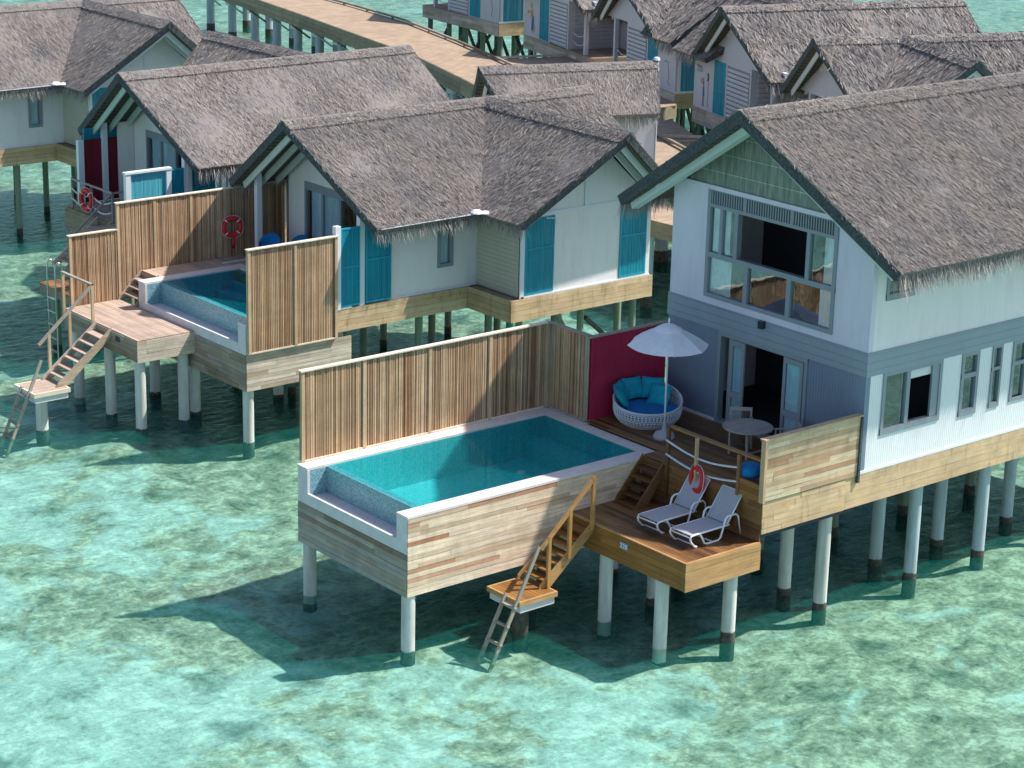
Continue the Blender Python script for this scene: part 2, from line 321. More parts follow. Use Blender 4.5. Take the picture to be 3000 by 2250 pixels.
# ------------------------------------------------------------------ builders
class MB:
    def __init__(s): s.v = []; s.f = []; s.r = []; s.A = []
    def add(s, vs, fs, r=None):
        if r is None: r = random.random()
        o = len(s.v); s.v += [tuple(map(float, p)) for p in vs]; s.f += [tuple(i + o for i in f) for f in fs]
        s.r += (list(r) if isinstance(r, (list, tuple)) else [r] * len(vs))
        return s
    def box(s, x0, y0, z0, x1, y1, z1, r=None):
        x0, x1 = min(x0, x1), max(x0, x1); y0, y1 = min(y0, y1), max(y0, y1); z0, z1 = min(z0, z1), max(z0, z1)
        v = [(x0, y0, z0), (x1, y0, z0), (x1, y1, z0), (x0, y1, z0), (x0, y0, z1), (x1, y0, z1), (x1, y1, z1), (x0, y1, z1)]
        return s.add(v, [(0, 3, 2, 1), (4, 5, 6, 7), (0, 1, 5, 4), (1, 2, 6, 5), (2, 3, 7, 6), (3, 0, 4, 7)], r)
    def obox(s, c, ax, ay, az, r=None):
        """box with centre c and half-vectors"""
        c = Vector(c); a, b_, d = Vector(ax), Vector(ay), Vector(az)
        v = [c + sx * a + sy * b_ + sz * d for sz in (-1, 1) for sx, sy in ((-1, -1), (1, -1), (1, 1), (-1, 1))]
        return s.add(v, [(0, 3, 2, 1), (4, 5, 6, 7), (0, 1, 5, 4), (1, 2, 6, 5), (2, 3, 7, 6), (3, 0, 4, 7)], r)
    def bar(s, p0, p1, w, h, r=None, up=(0, 0, 1)):
        p0, p1 = Vector(p0), Vector(p1); d = (p1 - p0); u = Vector(up)
        if abs(d.normalized().dot(u)) > .99: u = Vector((0, 1, 0))
        sd = d.cross(u).normalized(); uu = sd.cross(d).normalized()
        return s.obox((p0 + p1) / 2, d / 2, sd * w / 2, uu * h / 2, r)
    def tube(s, pts, rad, n=8, closed=False, r=None, caps=True):
        P = [Vector(p) for p in pts]; k = len(P); vs = []; prev = None
        rr = rad if isinstance(rad, (list, tuple)) else [rad] * k
        for i in range(k):
            a = P[(i - 1) % k] if (closed or i > 0) else P[i]; b_ = P[(i + 1) % k] if (closed or i < k - 1) else P[i]
            d = (b_ - a).normalized()
            if prev is None:
                u = Vector((0, 0, 1)) if abs(d.z) < .9 else Vector((1, 0, 0)); x = d.cross(u).normalized()
            else: x = (prev - d * prev.dot(d)).normalized()
            prev = x; y = d.cross(x)
            for j in range(n):
                t = 2 * math.pi * j / n; vs.append(P[i] + (x * math.cos(t) + y * math.sin(t)) * rr[i])
        fs = []
        for i in range(k if closed else k - 1):
            for j in range(n):
                a0 = i * n + j; a1 = i * n + (j + 1) % n; b0 = ((i + 1) % k) * n + j; b1 = ((i + 1) % k) * n + (j + 1) % n
                fs.append((a0, a1, b1, b0))
        if caps and not closed: fs += [tuple(range(n))[::-1], tuple((k - 1) * n + j for j in range(n))]
        return s.add(vs, fs, r)
    def lathe(s, prof, c=(0, 0, 0), n=24, r=None, ang=None):
        k = len(prof); vs = []
        for (rad, z) in prof:
            for j in range(n):
                t = 2 * math.pi * j / n; vs.append((c[0] + rad * math.cos(t), c[1] + rad * math.sin(t), c[2] + z))
        fs = [(i * n + j, i * n + (j + 1) % n, (i + 1) * n + (j + 1) % n, (i + 1) * n + j) for i in range(k - 1) for j in range(n)]
        return s.add(vs, fs, r)
    def prism(s, poly, z0, z1, r=None):
        k = len(poly); v = [(x, y, z0) for x, y in poly] + [(x, y, z1) for x, y in poly]
        return s.add(v, [tuple(range(k))[::-1], tuple(range(k, 2 * k))] + [(i, (i + 1) % k, (i + 1) % k + k, i + k) for i in range(k)], r)
    def plate(s, poly, d, r=None):
        """3D planar polygon extruded by vector d"""
        k = len(poly); d = Vector(d); v = [Vector(p) for p in poly] + [Vector(p) + d for p in poly]
        return s.add(v, [tuple(range(k))[::-1], tuple(range(k, 2 * k))] + [(i, (i + 1) % k, (i + 1) % k + k, i + k) for i in range(k)], r)
    def quads(s, arr, r):  # arr (n,4,3) numpy
        s.A.append((arr, r)); return s
    def build(s, name, mat, parent=None, smooth=False, label=None):
        V = np.array(s.v, dtype=np.float32).reshape(-1, 3); rr = np.array(s.r, dtype=np.float32)
        nv0 = len(V); li = []; ls = []; cnt = 0
        flat = [i for f in s.f for i in f]; tot = [len(f) for f in s.f]
        for arr, r in s.A:
            n = len(arr); V = np.vstack([V, arr.reshape(-1, 3).astype(np.float32)]); rr = np.concatenate([rr, np.repeat(r, 4).astype(np.float32)])
        nq = (len(V) - nv0) // 4
        loops = np.concatenate([np.array(flat, dtype=np.int32), np.arange(nv0, nv0 + nq * 4, dtype=np.int32)])
        totals = np.concatenate([np.array(tot, dtype=np.int32), np.full(nq, 4, dtype=np.int32)])
        starts = np.concatenate([[0], np.cumsum(totals)[:-1]]).astype(np.int32)
        me = bpy.data.meshes.new(name)
        me.vertices.add(len(V)); me.vertices.foreach_set('co', V.ravel())
        me.loops.add(len(loops)); me.loops.foreach_set('vertex_index', loops)
        me.polygons.add(len(totals)); me.polygons.foreach_set('loop_start', starts); me.polygons.foreach_set('loop_total', totals)
        me.polygons.foreach_set('use_smooth', np.full(len(totals), bool(smooth)))
        a = me.attributes.new('rnd', 'FLOAT', 'POINT'); a.data.foreach_set('value', rr)
        me.update(calc_edges=True); me.validate()
        me.materials.append(M[mat] if isinstance(mat, str) else mat)
        o = bpy.data.objects.new(name, me); COL.objects.link(o)
        if parent: o.parent = parent
        if label: o['label'] = label
        return o

def tag(o, label, cat, group=None):
    o['label'] = label; o['category'] = cat
    if group: o['group'] = group
    return o
def thing(name, label, cat, loc=(0, 0, 0), rz=0, group=None):
    o = bpy.data.objects.new(name, None); COL.objects.link(o); o.location = loc; o.rotation_euler = (0, 0, rz)
    o.empty_display_size = .3
    return tag(o, label, cat, group)
def struct(o): o['kind'] = 'structure'; return o
def copy_tree(o, parent=None):
    c = o.copy(); COL.objects.link(c)
    if parent: c.parent = parent
    for ch in list(o.children): copy_tree(ch, c)
    return c
def B(x0, y0, z0, x1, y1, z1): return MB().box(x0, y0, z0, x1, y1, z1)

def boards(mb, p0, p1, z0, z1, h, th=.022, lens=(1.2, 3.2), gap=.006, out=None):
    """horizontal cladding boards on the vertical face p0->p1 (2D), standing out to the right-hand side of the direction"""
    p0 = Vector((p0[0], p0[1], 0)); p1 = Vector((p1[0], p1[1], 0)); d = p1 - p0; L = d.length; d.normalize()
    nrm = Vector((d.y, -d.x, 0)) if out is None else Vector((*out, 0))
    n = max(1, round((z1 - z0) / h)); hh = (z1 - z0) / n
    for i in range(n):
        t = 0; za = z0 + i * hh + gap / 2; zb = za + hh - gap
        first = True
        while t < L - .01:
            ln = random.uniform(*lens) * (random.random() if first else 1); first = False
            e = min(L, t + max(.3, ln))
            if L - e < .35: e = L
            th2 = th * random.uniform(.8, 1.15)
            a = p0 + d * (t + .002); b = p0 + d * (e - .002)
            v = [a, b, b + nrm * th2, a + nrm * th2]
            vs = [(q.x, q.y, za) for q in v] + [(q.x, q.y, zb) for q in v]
            mb.add(vs, [(0, 3, 2, 1), (4, 5, 6, 7), (0, 1, 5, 4), (1, 2, 6, 5), (2, 3, 7, 6), (3, 0, 4, 7)])
            t = e
    return mb

def decking(mb, x0, y0, x1, y1, z, w=.12, axis='y', th=.03, lens=(1.5, 4.0), poly=None):
    if axis == 'y':
        n = max(1, round((x1 - x0) / w)); ww = (x1 - x0) / n
        for i in range(n):
            t = y0
            while t < y1 - .01:
                e = min(y1, t + random.uniform(*lens))
                if y1 - e < .4: e = y1
                mb.box(x0 + i * ww + .004, t + .002, z - th, x0 + (i + 1) * ww - .004, e - .002, z + random.uniform(-.0015, .0015)); t = e
    else:
        n = max(1, round((y1 - y0) / w)); ww = (y1 - y0) / n
        for i in range(n):
            t = x0
            while t < x1 - .01:
                e = min(x1, t + random.uniform(*lens))
                if x1 - e < .4: e = x1
                mb.box(t + .002, y0 + i * ww + .004, z - th, e - .002, y0 + (i + 1) * ww - .004, z + random.uniform(-.0015, .0015)); t = e
    return mb

def holed(mb, axis, c, th, u0, u1, z0, z1, holes):
    """wall slab in plane axis=c with rectangular holes (u0,z0,u1,z1)"""
    us = sorted({u0, u1, *[h[0] for h in holes], *[h[2] for h in holes]}); zs = sorted({z0, z1, *[h[1] for h in holes], *[h[3] for h in holes]})
    us = [u for u in us if u0 <= u <= u1]; zs = [z for z in zs if z0 <= z <= z1]
    for a, b in zip(us, us[1:]):
        run = None
        for q, w in zip(zs, zs[1:]):
            m = ((a + b) / 2, (q + w) / 2)
            if any(h[0] < m[0] < h[2] and h[1] < m[1] < h[3] for h in holes):
                if run: _w(mb, axis, c, th, a, b, *run); run = None
                continue
            run = (run[0], w) if run else (q, w)
        if run: _w(mb, axis, c, th, a, b, *run)
    return mb
def _w(mb, axis, c, th, a, b, z0, z1):
    if abs(th) < .009:      # window panes are single sheets
        v = [(c, a, z0), (c, b, z0), (c, b, z1), (c, a, z1)] if axis == 'x' else [(a, c, z0), (b, c, z0), (b, c, z1), (a, c, z1)]
        mb.add(v, [(0, 1, 2, 3)], .5); return
    if axis == 'x': mb.box(c, a, z0, c + th, b, z1, .5)
    else: mb.box(a, c, z0, b, c + th, z1, .5)

def fbox(mb, axis, c0, c1, u0, u1, z0, z1, r=None):
    if axis == 'x': mb.box(c0, u0, z0, c1, u1, z1, r)
    else: mb.box(u0, c0, z0, u1, c1, z1, r)

def pile(parent, x, y, ztop, rad=.16, mat='pile_white', zs=0.0, lean=0):
    mb = MB(); n = 16; vs = []; rs = []
    for z, r in ((-1.6, 1), (zs - .07, 1), (zs + .07, 0), (ztop, 0)):
        rr = rad * (1.06 if z < zs else 1.0)
        for j in range(n):
            t = 2 * math.pi * j / n; vs.append((x + rr * math.cos(t), y + rr * math.sin(t), z)); rs.append(float(r))
    fs = [(i * n + j, i * n + (j + 1) % n, (i + 1) * n + (j + 1) % n, (i + 1) * n + j) for i in range(3) for j in range(n)]
    mb.add(vs, fs, rs)
    return mb.build('pile', mat, parent, smooth=True)

# ------------------------------------------------------------------ thatch
def lerp(a, b, t): return a + (b - a) * t
def slope_blades(mb, A, Bq, C, D, dens, blen=.26, bw=.019, lift=.04, light=0.0, jit=.30):
    A, Bq, C, D = [np.array(p, float) for p in (A, Bq, C, D)]
    area = .5 * np.linalg.norm(np.cross(Bq - A, D - A)) + .5 * np.linalg.norm(np.cross(Bq - C, D - C))
    n = int(area * dens * 1.5); u = RNG.random(n)[:, None]; v = (RNG.random(n)[:, None])
    p = lerp(lerp(A, Bq, u), lerp(D, C, u), v)
    d = lerp(D - A, C - Bq, u); L0 = np.linalg.norm(d, axis=1, keepdims=True); d = d / L0
    nn = np.cross(Bq - A, D - A); nn /= np.linalg.norm(nn)
    if nn[2] < 0: nn = -nn
    sd = np.cross(d, nn); sd /= np.linalg.norm(sd, axis=1, keepdims=True)
    # combed patches: low-frequency swirl of the leaf direction
    ang = RNG.normal(0, jit, n)[:, None] + .07 * np.sin(p[:, :1] * 1.9 + 1.3 * np.sin(p[:, 1:2] * 2.3)) 
    dd = d * np.cos(ang) + sd * np.sin(ang); ss = np.cross(dd, nn)
    Ls = blen * RNG.uniform(.5, 1.3, n)[:, None]
    ww = bw * RNG.uniform(.5, 1.4, n)[:, None]
    rest = (1 - v) * L0 + .04
    Ls = np.minimum(Ls, rest + .02)
    l0 = RNG.uniform(-.02, lift * .5, n)[:, None]; l1 = l0 + RNG.uniform(.0, lift, n)[:, None]
    tw = RNG.normal(0, .55, n)[:, None]
    sv = ss * np.cos(tw) + nn * np.sin(tw)
    q = np.stack([p + nn * l0 - sv * ww * .5, p + nn * l0 + sv * ww * .5, p + dd * Ls + nn * l1 + sv * ww * .25, p + dd * Ls + nn * l1 - sv * ww * .25], 1)
    # courses: slightly darker row edge every .55 m down the slope
    row = np.abs(((v * L0) / .6 + .15 * np.sin(p[:, :1] * 1.1) + .1 * np.sin(p[:, 1:2] * 2.1)) % 1.0 - .5)[:, 0]
    r = np.clip(RNG.normal(.47 + light, .18, n) + (.25 - row) * .18, 0, 1)
    mb.quads(q, r)

def fringe(mb, D, C, outd, dens=150, ln=.42, bw=.022, drop=.15):
    D, C, outd = [np.array(p, float) for p in (D, C, outd)]
    L = np.linalg.norm(C - D); n = int(L * dens); e = (C - D) / L
    t = RNG.random(n)[:, None]; p = lerp(D, C, t) - outd * RNG.uniform(0, .28, n)[:, None] + np.array([0, 0, 1.]) * RNG.uniform(-drop, .02, n)[:, None]
    wave = .10 * np.sin(t * L * 2.7) + .08 * np.sin(t * L * 7.1 + 1)
    Ls = ln * (RNG.uniform(.45, 1.1, n)[:, None] + wave)
    dn = np.array([0, 0, -1.]) + outd * RNG.uniform(-.12, .55, n)[:, None] + e * RNG.normal(0, .22, n)[:, None]
    dn /= np.linalg.norm(dn, axis=1, keepdims=True)
    tw = RNG.normal(0, .6, n)[:, None]; sv = e * np.cos(tw) + outd * np.sin(tw); ww = bw * RNG.uniform(.5, 1.4, n)[:, None]
    mid = p + dn * Ls * .5 + outd * .02
    tip = p + dn * Ls
    q = np.stack([p - sv * ww * .5, p + sv * ww * .5, tip + sv * ww * .12, tip - sv * ww * .12], 1)
    mb.quads(q, np.clip(RNG.normal(.55, .24, n), 0, 1))

def verge_tufts(mb, r0, r1, outd, nn, dens=70):
    r0, r1, outd, nn = [np.array(p, float) for p in (r0, r1, outd, nn)]
    L = np.linalg.norm(r1 - r0); k = int(L * dens); d = (r1 - r0) / L; t = RNG.random(k)[:, None]
    p = lerp(r0, r1, t) - outd * .05 + nn * RNG.uniform(-.14, .02, k)[:, None]
    a = RNG.uniform(.15, .75, k)[:, None]; dd = d * np.cos(a) + outd * np.sin(a) - nn * RNG.uniform(-.1, .15, k)[:, None]
    ln = RNG.uniform(.08, .26, k)[:, None]; sv = np.cross(dd, nn); w = RNG.uniform(.008, .02, k)[:, None]
    mb.quads(np.stack([p - sv * w, p + sv * w, p + dd * ln + sv * w * .3, p + dd * ln - sv * w * .3], 1), np.clip(RNG.normal(.32, .2, k), 0, 1))

def slab(mb, A, Bq, C, D, th, nu=18, nv=8, amp=.03, r=.3):
    A, Bq, C, D = [Vector(p) for p in (A, Bq, C, D)]
    n = (Bq - A).cross(D - A).normalized()
    if n.z < 0: n = -n
    vs = []
    for j in range(nv + 1):
        for i in range(nu + 1):
            u, v = i / nu, j / nv
            p = (A.lerp(Bq, u)).lerp(D.lerp(C, u), v)
            k = amp * (math.sin(p.x * 1.7 + p.y * .6) + math.sin(p.y * 2.1 - p.x * .9 + 2)) * .5 * math.sin(math.pi * v)
            vs.append(p + n * k)
    top = len(vs)
    for j in range(nv + 1):
        for i in range(nu + 1):
            vs.append(vs[j * (nu + 1) + i] - n * th)
    fs = []; W = nu + 1
    for j in range(nv):
        for i in range(nu):
            a = j * W + i; fs.append((a, a + 1, a + 1 + W, a + W)); b = a + top; fs.append((b, b + W, b + 1 + W, b + 1))
    for i in range(nu):
        a = i; fs.append((a + 1, a, a + top, a + 1 + top)); a = nv * W + i; fs.append((a, a + 1, a + 1 + top, a + top))
    for j in range(nv):
        a = j * W; fs.append((a, a + W, a + W + top, a + top)); a = j * W + nu; fs.append((a + W, a, a + top, a + W + top))
    mb.add(vs, fs, r)

def V3(p): return Vector(p)
def roof_gable(parent, ra, rb, ea, eb, ec, ed, dens, fr=None, th=.22, blen=.24, bw=.0165, cap=True, fdens=150, verges=(True, False), rafters=0, barge='trim_green', fln=.42, under=True, sides=(1, .45)):
    """ra,rb ridge ends; slope 1 = ra,rb,eb,ea ; slope 2 = ra,rb,ed(at rb),ec(at ra).  fr: eave intervals [(slope, t0, t1)]"""
    ra, rb, ea, eb, ec, ed = [V3(p) for p in (ra, rb, ea, eb, ec, ed)]
    mb = MB(); un = MB(); capm = MB()
    for si, (e0, e1) in enumerate(((ea, eb), (ec, ed))):
        slab(mb, ra, rb, e1, e0, th)
        slope_blades(mb, ra, rb, e1, e0, dens * sides[si], blen, bw)
        n = (rb - ra).cross(e0 - ra).normalized()
        if n.z < 0: n = -n
        slab(un, ra - n * (th + .005), rb - n * (th + .005), e1 - n * (th + .005), e0 - n * (th + .005), .02, 6, 4)
        # battens under the overhang at the open gable
        dn0 = (e0 - ra); dirr = (rb - ra).normalized()
        # ridge cap
        w = .42; L0 = (e0 - ra).length; L1 = (e1 - rb).length
        ca, cb = ra + (e0 - ra) * (w / L0), rb + (e1 - rb) * (w / L1)
        up = n * .05
        if cap:
            slab(capm, ra + up - dirr * .04, rb + up + dirr * .04, cb + up + dirr * .04, ca + up - dirr * .04, .06, 24, 2, .02)
            slope_blades(capm, ra + up, rb + up, cb + up, ca + up, dens * 1.1, blen * .6, bw, .04, .06, .8)
        # dark cut edge of the thatch along the verges
        for k, (r0, e_, sgn) in enumerate(((ra, e0, -1), (rb, e1, 1))):
            o = dirr * (.012 * sgn)
            d = (e_ - r0)
            vg = MB(); vg.obox(r0 + d * .5 - n * (th * .5) + o * 2 + d.normalized() * .0, d * .502, dirr * .02, n * (th * .56), .5); PEND.append(vg.build('verge_edge', 'thatch_edge'))
        outd = (e0 - ra); outd.z = 0; outd -= dirr * outd.dot(dirr); outd.normalize()
        for f in (fr or [(0, 0, 1), (1, 0, 1)]):
            if f[0] == si:
                p0, p1 = e0.lerp(e1, f[1]), e0.lerp(e1, f[2]); 
                frm = MB(); fringe(frm, p0 - n * .05, p1 - n * .05, outd, fdens, fln, bw); PEND.append(frm.build('eave_fringe', 'fringe'))
        for r0, r1_, sg in ((ra, e0, -1), (rb, e1, 1)):
            tm = MB(); verge_tufts(tm, r0, r1_, dirr * sg, n); PEND.append(tm.build('verge_fringe', 'thatch'))
        # barge boards and rafters seen under the open gable
        if verges[0]:
            rft = MB(); dk = MB()
            for q in range(rafters + 1):
                off = dirr * (.30 + q * .62) - n * (th + .13)
                a_ = ra + off + (e0 - ra) * .02; b_ = ra + off + (e0 - ra) * .93
                rft.bar(a_, b_, .07, .2, .5, up=n)
            PEND.append(rft.build('rafter', barge))
            nb = int(dn0.length / .28)
            for q in range(1, nb):
                c0 = ra + dn0 * (q / nb) - n * (th + .015)
                dk.bar(c0, c0 + dirr * (1.0 + rafters * .62), .05, .03, .5, up=n)
            bo = dk.build('batten', 'trim_dark'); PEND.append(bo)
    rf = mb.build('roof', 'thatch', parent)
    un.build('roof_underside', 'thatch_under', rf)
    if cap: capm.build('ridge_cap', 'thatch', rf)
    for o in PEND: o.parent = rf
    PEND.clear()
    return rf
PEND = []

def window(parent, axis, c, u0, u1, z0, z1, mull_u=(), mull_z=(), fw=.09, depth=.10, out=-1, mat='frame_grey', curtain=None, name='window', pane='glass', cmat='curtain', open_=None):
    """framed window in a hole; c = outer wall face coordinate, out = direction (sign) of outside"""
    mb = MB(); c0 = c + out * .03; c1 = c - out * depth
    fbox(mb, axis, c0, c1, u0, u1, z0, z0 + fw); fbox(mb, axis, c0, c1, u0, u1, z1 - fw, z1)
    fbox(mb, axis, c0, c1, u0, u0 + fw, z0 + fw, z1 - fw); fbox(mb, axis, c0, c1, u1 - fw, u1, z0 + fw, z1 - fw)
    for m in mull_u: fbox(mb, axis, c0 - out * .008, c1, m[0] - m[3] / 2, m[0] + m[3] / 2, m[1], m[2])
    for m in mull_z: fbox(mb, axis, c0 - out * .004, c1, m[1], m[2], m[0] - m[3] / 2, m[0] + m[3] / 2)
    w = mb.build(name, mat, parent)
    if pane:
        g = MB(); cg = c - out * .045
        holes = open_ or []
        holed(g, axis, cg, -out * .008, u0 + fw * .6, u1 - fw * .6, z0 + fw * .6, z1 - fw * .6, holes)
        g.build('pane', pane, w)
    for cu in (curtain or []):
        cb = MB(); a, b, q0, q1 = cu; n = max(6, int((b - a) / .045)); vs = []
        for i in range(n + 1):
            u = a + (b - a) * i / n; k = c - out * (.085 + .02 * math.sin(i * 1.9) + .01 * math.sin(i * 4.3))
            for z in (q0, q1): vs.append((k, u, z) if axis == 'x' else (u, k, z))
        cb.add(vs, [(2 * i, 2 * i + 2, 2 * i + 3, 2 * i + 1) for i in range(n)], .5)
        cb.build('curtain', cmat, w)
    return w

def slat_fence(root, axis, c, u0, u1, z0, z1, posts=(), mat='slat', cap='cap', postmat='post_wood', dense=.052, th=.03, back=.03, face=-1, irregular=True, backing=True):
    mb = MB(); u = u0
    while u < u1 - .015:
        w = random.choice([.022, .03, .04, .055, .03]) if irregular else dense * .62
        e = min(u1, u + w)
        off = random.uniform(0, .018) if irregular else 0
        fbox(mb, axis, c + face * off, c + face * (off - th), u, e, z0 + .04, z1 - .04)
        u = e + (random.choice([.012, .016, .022]) if irregular else dense * .38)
    mb.build('slats', mat, root)
    if backing:
        b = MB(); fbox(b, axis, c - face * (th + .012), c - face * (th + .03), u0, u1, z0 + .03, z1 - .05, .1); b.build('backing', M['slat_gap_shade'], root)  # added dark sheet, paints shade into the gaps between slats
    for p in posts:
        q = MB(); fbox(q, axis, c + face * .035, c - face * .075, p - .045, p + .045, z0, z1 - .035); q.build('post', postmat, root)
    q = MB(); fbox(q, axis, c + face * .06, c - face * .09, u0 - .02, u1 + .02, z1 - .035, z1); q.build('top_rail', cap, root)
    q = MB(); fbox(q, axis, c + face * .03, c - face * .07, u0, u1, z0, z0 + .04); q.build('bottom_rail', cap, root)
M['slat_gap_shade'] = wood('slat_gap_shade_sheet', [(.10, .055, .03), (.15, .085, .045)], 'z', .9, .3)  # shade between slats as a dark wood tone

def shutter(parent, axis, c, u0, u1, z0, z1, out=-1, mat='teal', rails=(.5,), frame=.06, name='shutter', fmat=None, irr=True):
    mb = MB(); mb2 = MB(); u = u0 + frame
    while u < u1 - frame - .01:
        w = random.uniform(.026, .038) if irr else .035; e = min(u + w, u1 - frame)
        fbox(mb, axis, c + out * random.uniform(.0, .012), c - out * .03, u, e, z0 + frame, z1 - frame); u = e + random.uniform(.010, .018)
    fbox(mb2, axis, c + out * .02, c - out * .04, u0, u1, z0, z0 + frame); fbox(mb2, axis, c + out * .02, c - out * .04, u0, u1, z1 - frame, z1)
    fbox(mb2, axis, c + out * .018, c - out * .04, u0, u0 + frame, z0 + frame, z1 - frame); fbox(mb2, axis, c + out * .018, c - out * .04, u1 - frame, u1, z0 + frame, z1 - frame)
    for r in rails:
        z = z0 + (z1 - z0) * r; fbox(mb2, axis, c + out * .026, c - out * .035, u0 + frame, u1 - frame, z - .03, z + .03)
    bk = MB(); fbox(bk, axis, c - out * .032, c - out * .045, u0 + .01, u1 - .01, z0 + .01, z1 - .01)
    s = mb2.build(name, fmat or mat, parent); mb.build('slats', mat, s); bk.build('backing', mat, s)
    return s

def text_mesh(txt, size, mat, parent, loc, rot, name='number'):
    cu = bpy.data.curves.new(name, 'FONT'); cu.body = txt; cu.size = size; cu.extrude = .004; cu.align_x = 'CENTER'
    t = bpy.data.objects.new(name, cu); COL.objects.link(t)
    bpy.context.view_layer.update()
    me = bpy.data.meshes.new_from_object(t.evaluated_get(bpy.context.evaluated_depsgraph_get()))
    bpy.data.objects.remove(t)
    me.materials.clear(); me.materials.append(M[mat])
    o = bpy.data.objects.new(name, me); COL.objects.link(o); o.parent = parent; o.location = loc; o.rotation_euler = rot
    return o

def stairs(parent_name, label, x_top, z_top, x_bot, z_bot, y0, y1, n, tread_mat, str_mat, cat='stairs'):
    """flight going down towards -x"""
    t = thing(parent_name, label, cat, (x_bot, (y0 + y1) / 2, z_bot))
    def P(x, y, z): return (x - x_bot, y - (y0 + y1) / 2, z - z_bot)
    for i in range(n):
        f = (i + 1) / (n + 1); x = x_top + (x_bot - x_top) * f; z = z_top + (z_bot - z_top) * f
        mb = MB(); mb.box(*P(x - .14, y0 + .04, z - .035), *P(x + .14, y1 - .04, z)); mb.build('tread', tread_mat, t)
    for y in (y0, y1):
        mb = MB(); a = Vector(P(x_top, y, z_top)); b = Vector(P(x_bot, y, z_bot))
        ext = .0
        poly = [a + Vector((0, -.02, .06)), a + Vector((0, -.02, -.22)), b + Vector((.22, -.02, 0)), b + Vector((-.14, -.02, 0)), b + Vector((-.10, -.02, .10))]
        mb.plate(poly, (0, .04, 0)); mb.build('stringer', str_mat, t)
    return t, P

def ladder(name, label, top, bot, w, up=.0, mat='grey_post', yhi=None, nr=5, rr=.03):
    """ladder leaning in the x-z plane; top/bot (x,y,z) of the near rail, second rail at +w in y; yhi: extra height of near rail"""
    t = thing(name, label, 'ladder', bot)
    T, Bo = Vector(top) - Vector(bot), Vector((0, 0, 0)); d = (T - Bo).normalized()
    for k, dy in enumerate((0, w)):
        mb = MB(); e = T + (d * yhi if (k == 0 and yhi) else d * .05)
        mb.bar(Bo + Vector((0, dy, 0)), e + Vector((0, dy, 0)), .05, .09); mb.build('rail', mat, t)
    for i in range(nr):
        f = (i + .6) / nr; c = Bo.lerp(T, f); mb = MB(); mb.box(c.x - .04, -.05, c.z - .02, c.x + .04, w + .05, c.z + .02); mb.build('rung', mat, t)
    return t

def life_ring(label, c, nrm, R0=.30, r0=.075, bands=True):
    t = thing('life_ring', label, 'life ring', c, group='red life rings hung on the villas'); t.rotation_euler = Vector(nrm).to_track_quat('Z', 'Y').to_euler()
    pts = [(R0 * math.cos(a), R0 * math.sin(a), 0) for a in np.linspace(0, 2 * math.pi, 33)[:-1]]
    MB().tube(pts, r0, 10, True).build('ring', 'red', t, True)
    for k in range(4 if bands else 0):
        a = math.pi / 4 + k * math.pi / 2; pp = [(R0 * math.cos(a + q), R0 * math.sin(a + q), 0) for q in (-.05, -.02, .02, .05)]
        MB().tube(pp, r0 * 1.06, 10).build('white_band', 'metal_white', t, True)
    pts = []
    for a in np.linspace(0, 2 * math.pi, 49)[:-1]:
        k = abs(math.sin(2 * a)); rr = R0 + r0 + .008 + .03 * k; pts.append((rr * math.cos(a), rr * math.sin(a), .02))
    MB().tube(pts, .008, 6, True).build('grab_rope', 'rope', t, True)
    return t

def rebase(root, loc):
    loc = Vector(loc); root.location = loc
    for c in root.children: c.location = c.location - loc

# ------------------------------------------------------------------ sea
def sea():
    n = 260; xs = np.linspace(-60, 230, n); ys = np.linspace(-60, 230, n); X, Y = np.meshgrid(xs, ys)
    Z = -.44 + .06 * np.sin(X * .9 + 1.4 * np.sin(Y * .6)) + .05 * np.sin(Y * 1.15 - X * .45 + 1) + .05 * np.sin(X * 2.3 + Y * 1.7)
    V = np.stack([X, Y, Z], -1).reshape(-1, 3)
    f = [(j * n + i, j * n + i + 1, (j + 1) * n + i + 1, (j + 1) * n + i) for j in range(n - 1) for i in range(n - 1)]
    mb = MB(); mb.add(V.tolist(), f, .5); struct(mb.build('seabed', 'seabed', smooth=True))
    mb = MB(); mb.add([(-300, -300, -.75), (700, -300, -.75), (700, 700, -.75), (-300, 700, -.75)], [(0, 1, 2, 3)], .5); struct(mb.build('deep_seabed', 'seabed'))
    mb = MB(); mb.add([(-300, -300, 0), (700, -300, 0), (700, 700, 0), (-300, 700, 0)], [(0, 1, 2, 3)], .5)
    struct(mb.build('water', 'sea'))
sea()

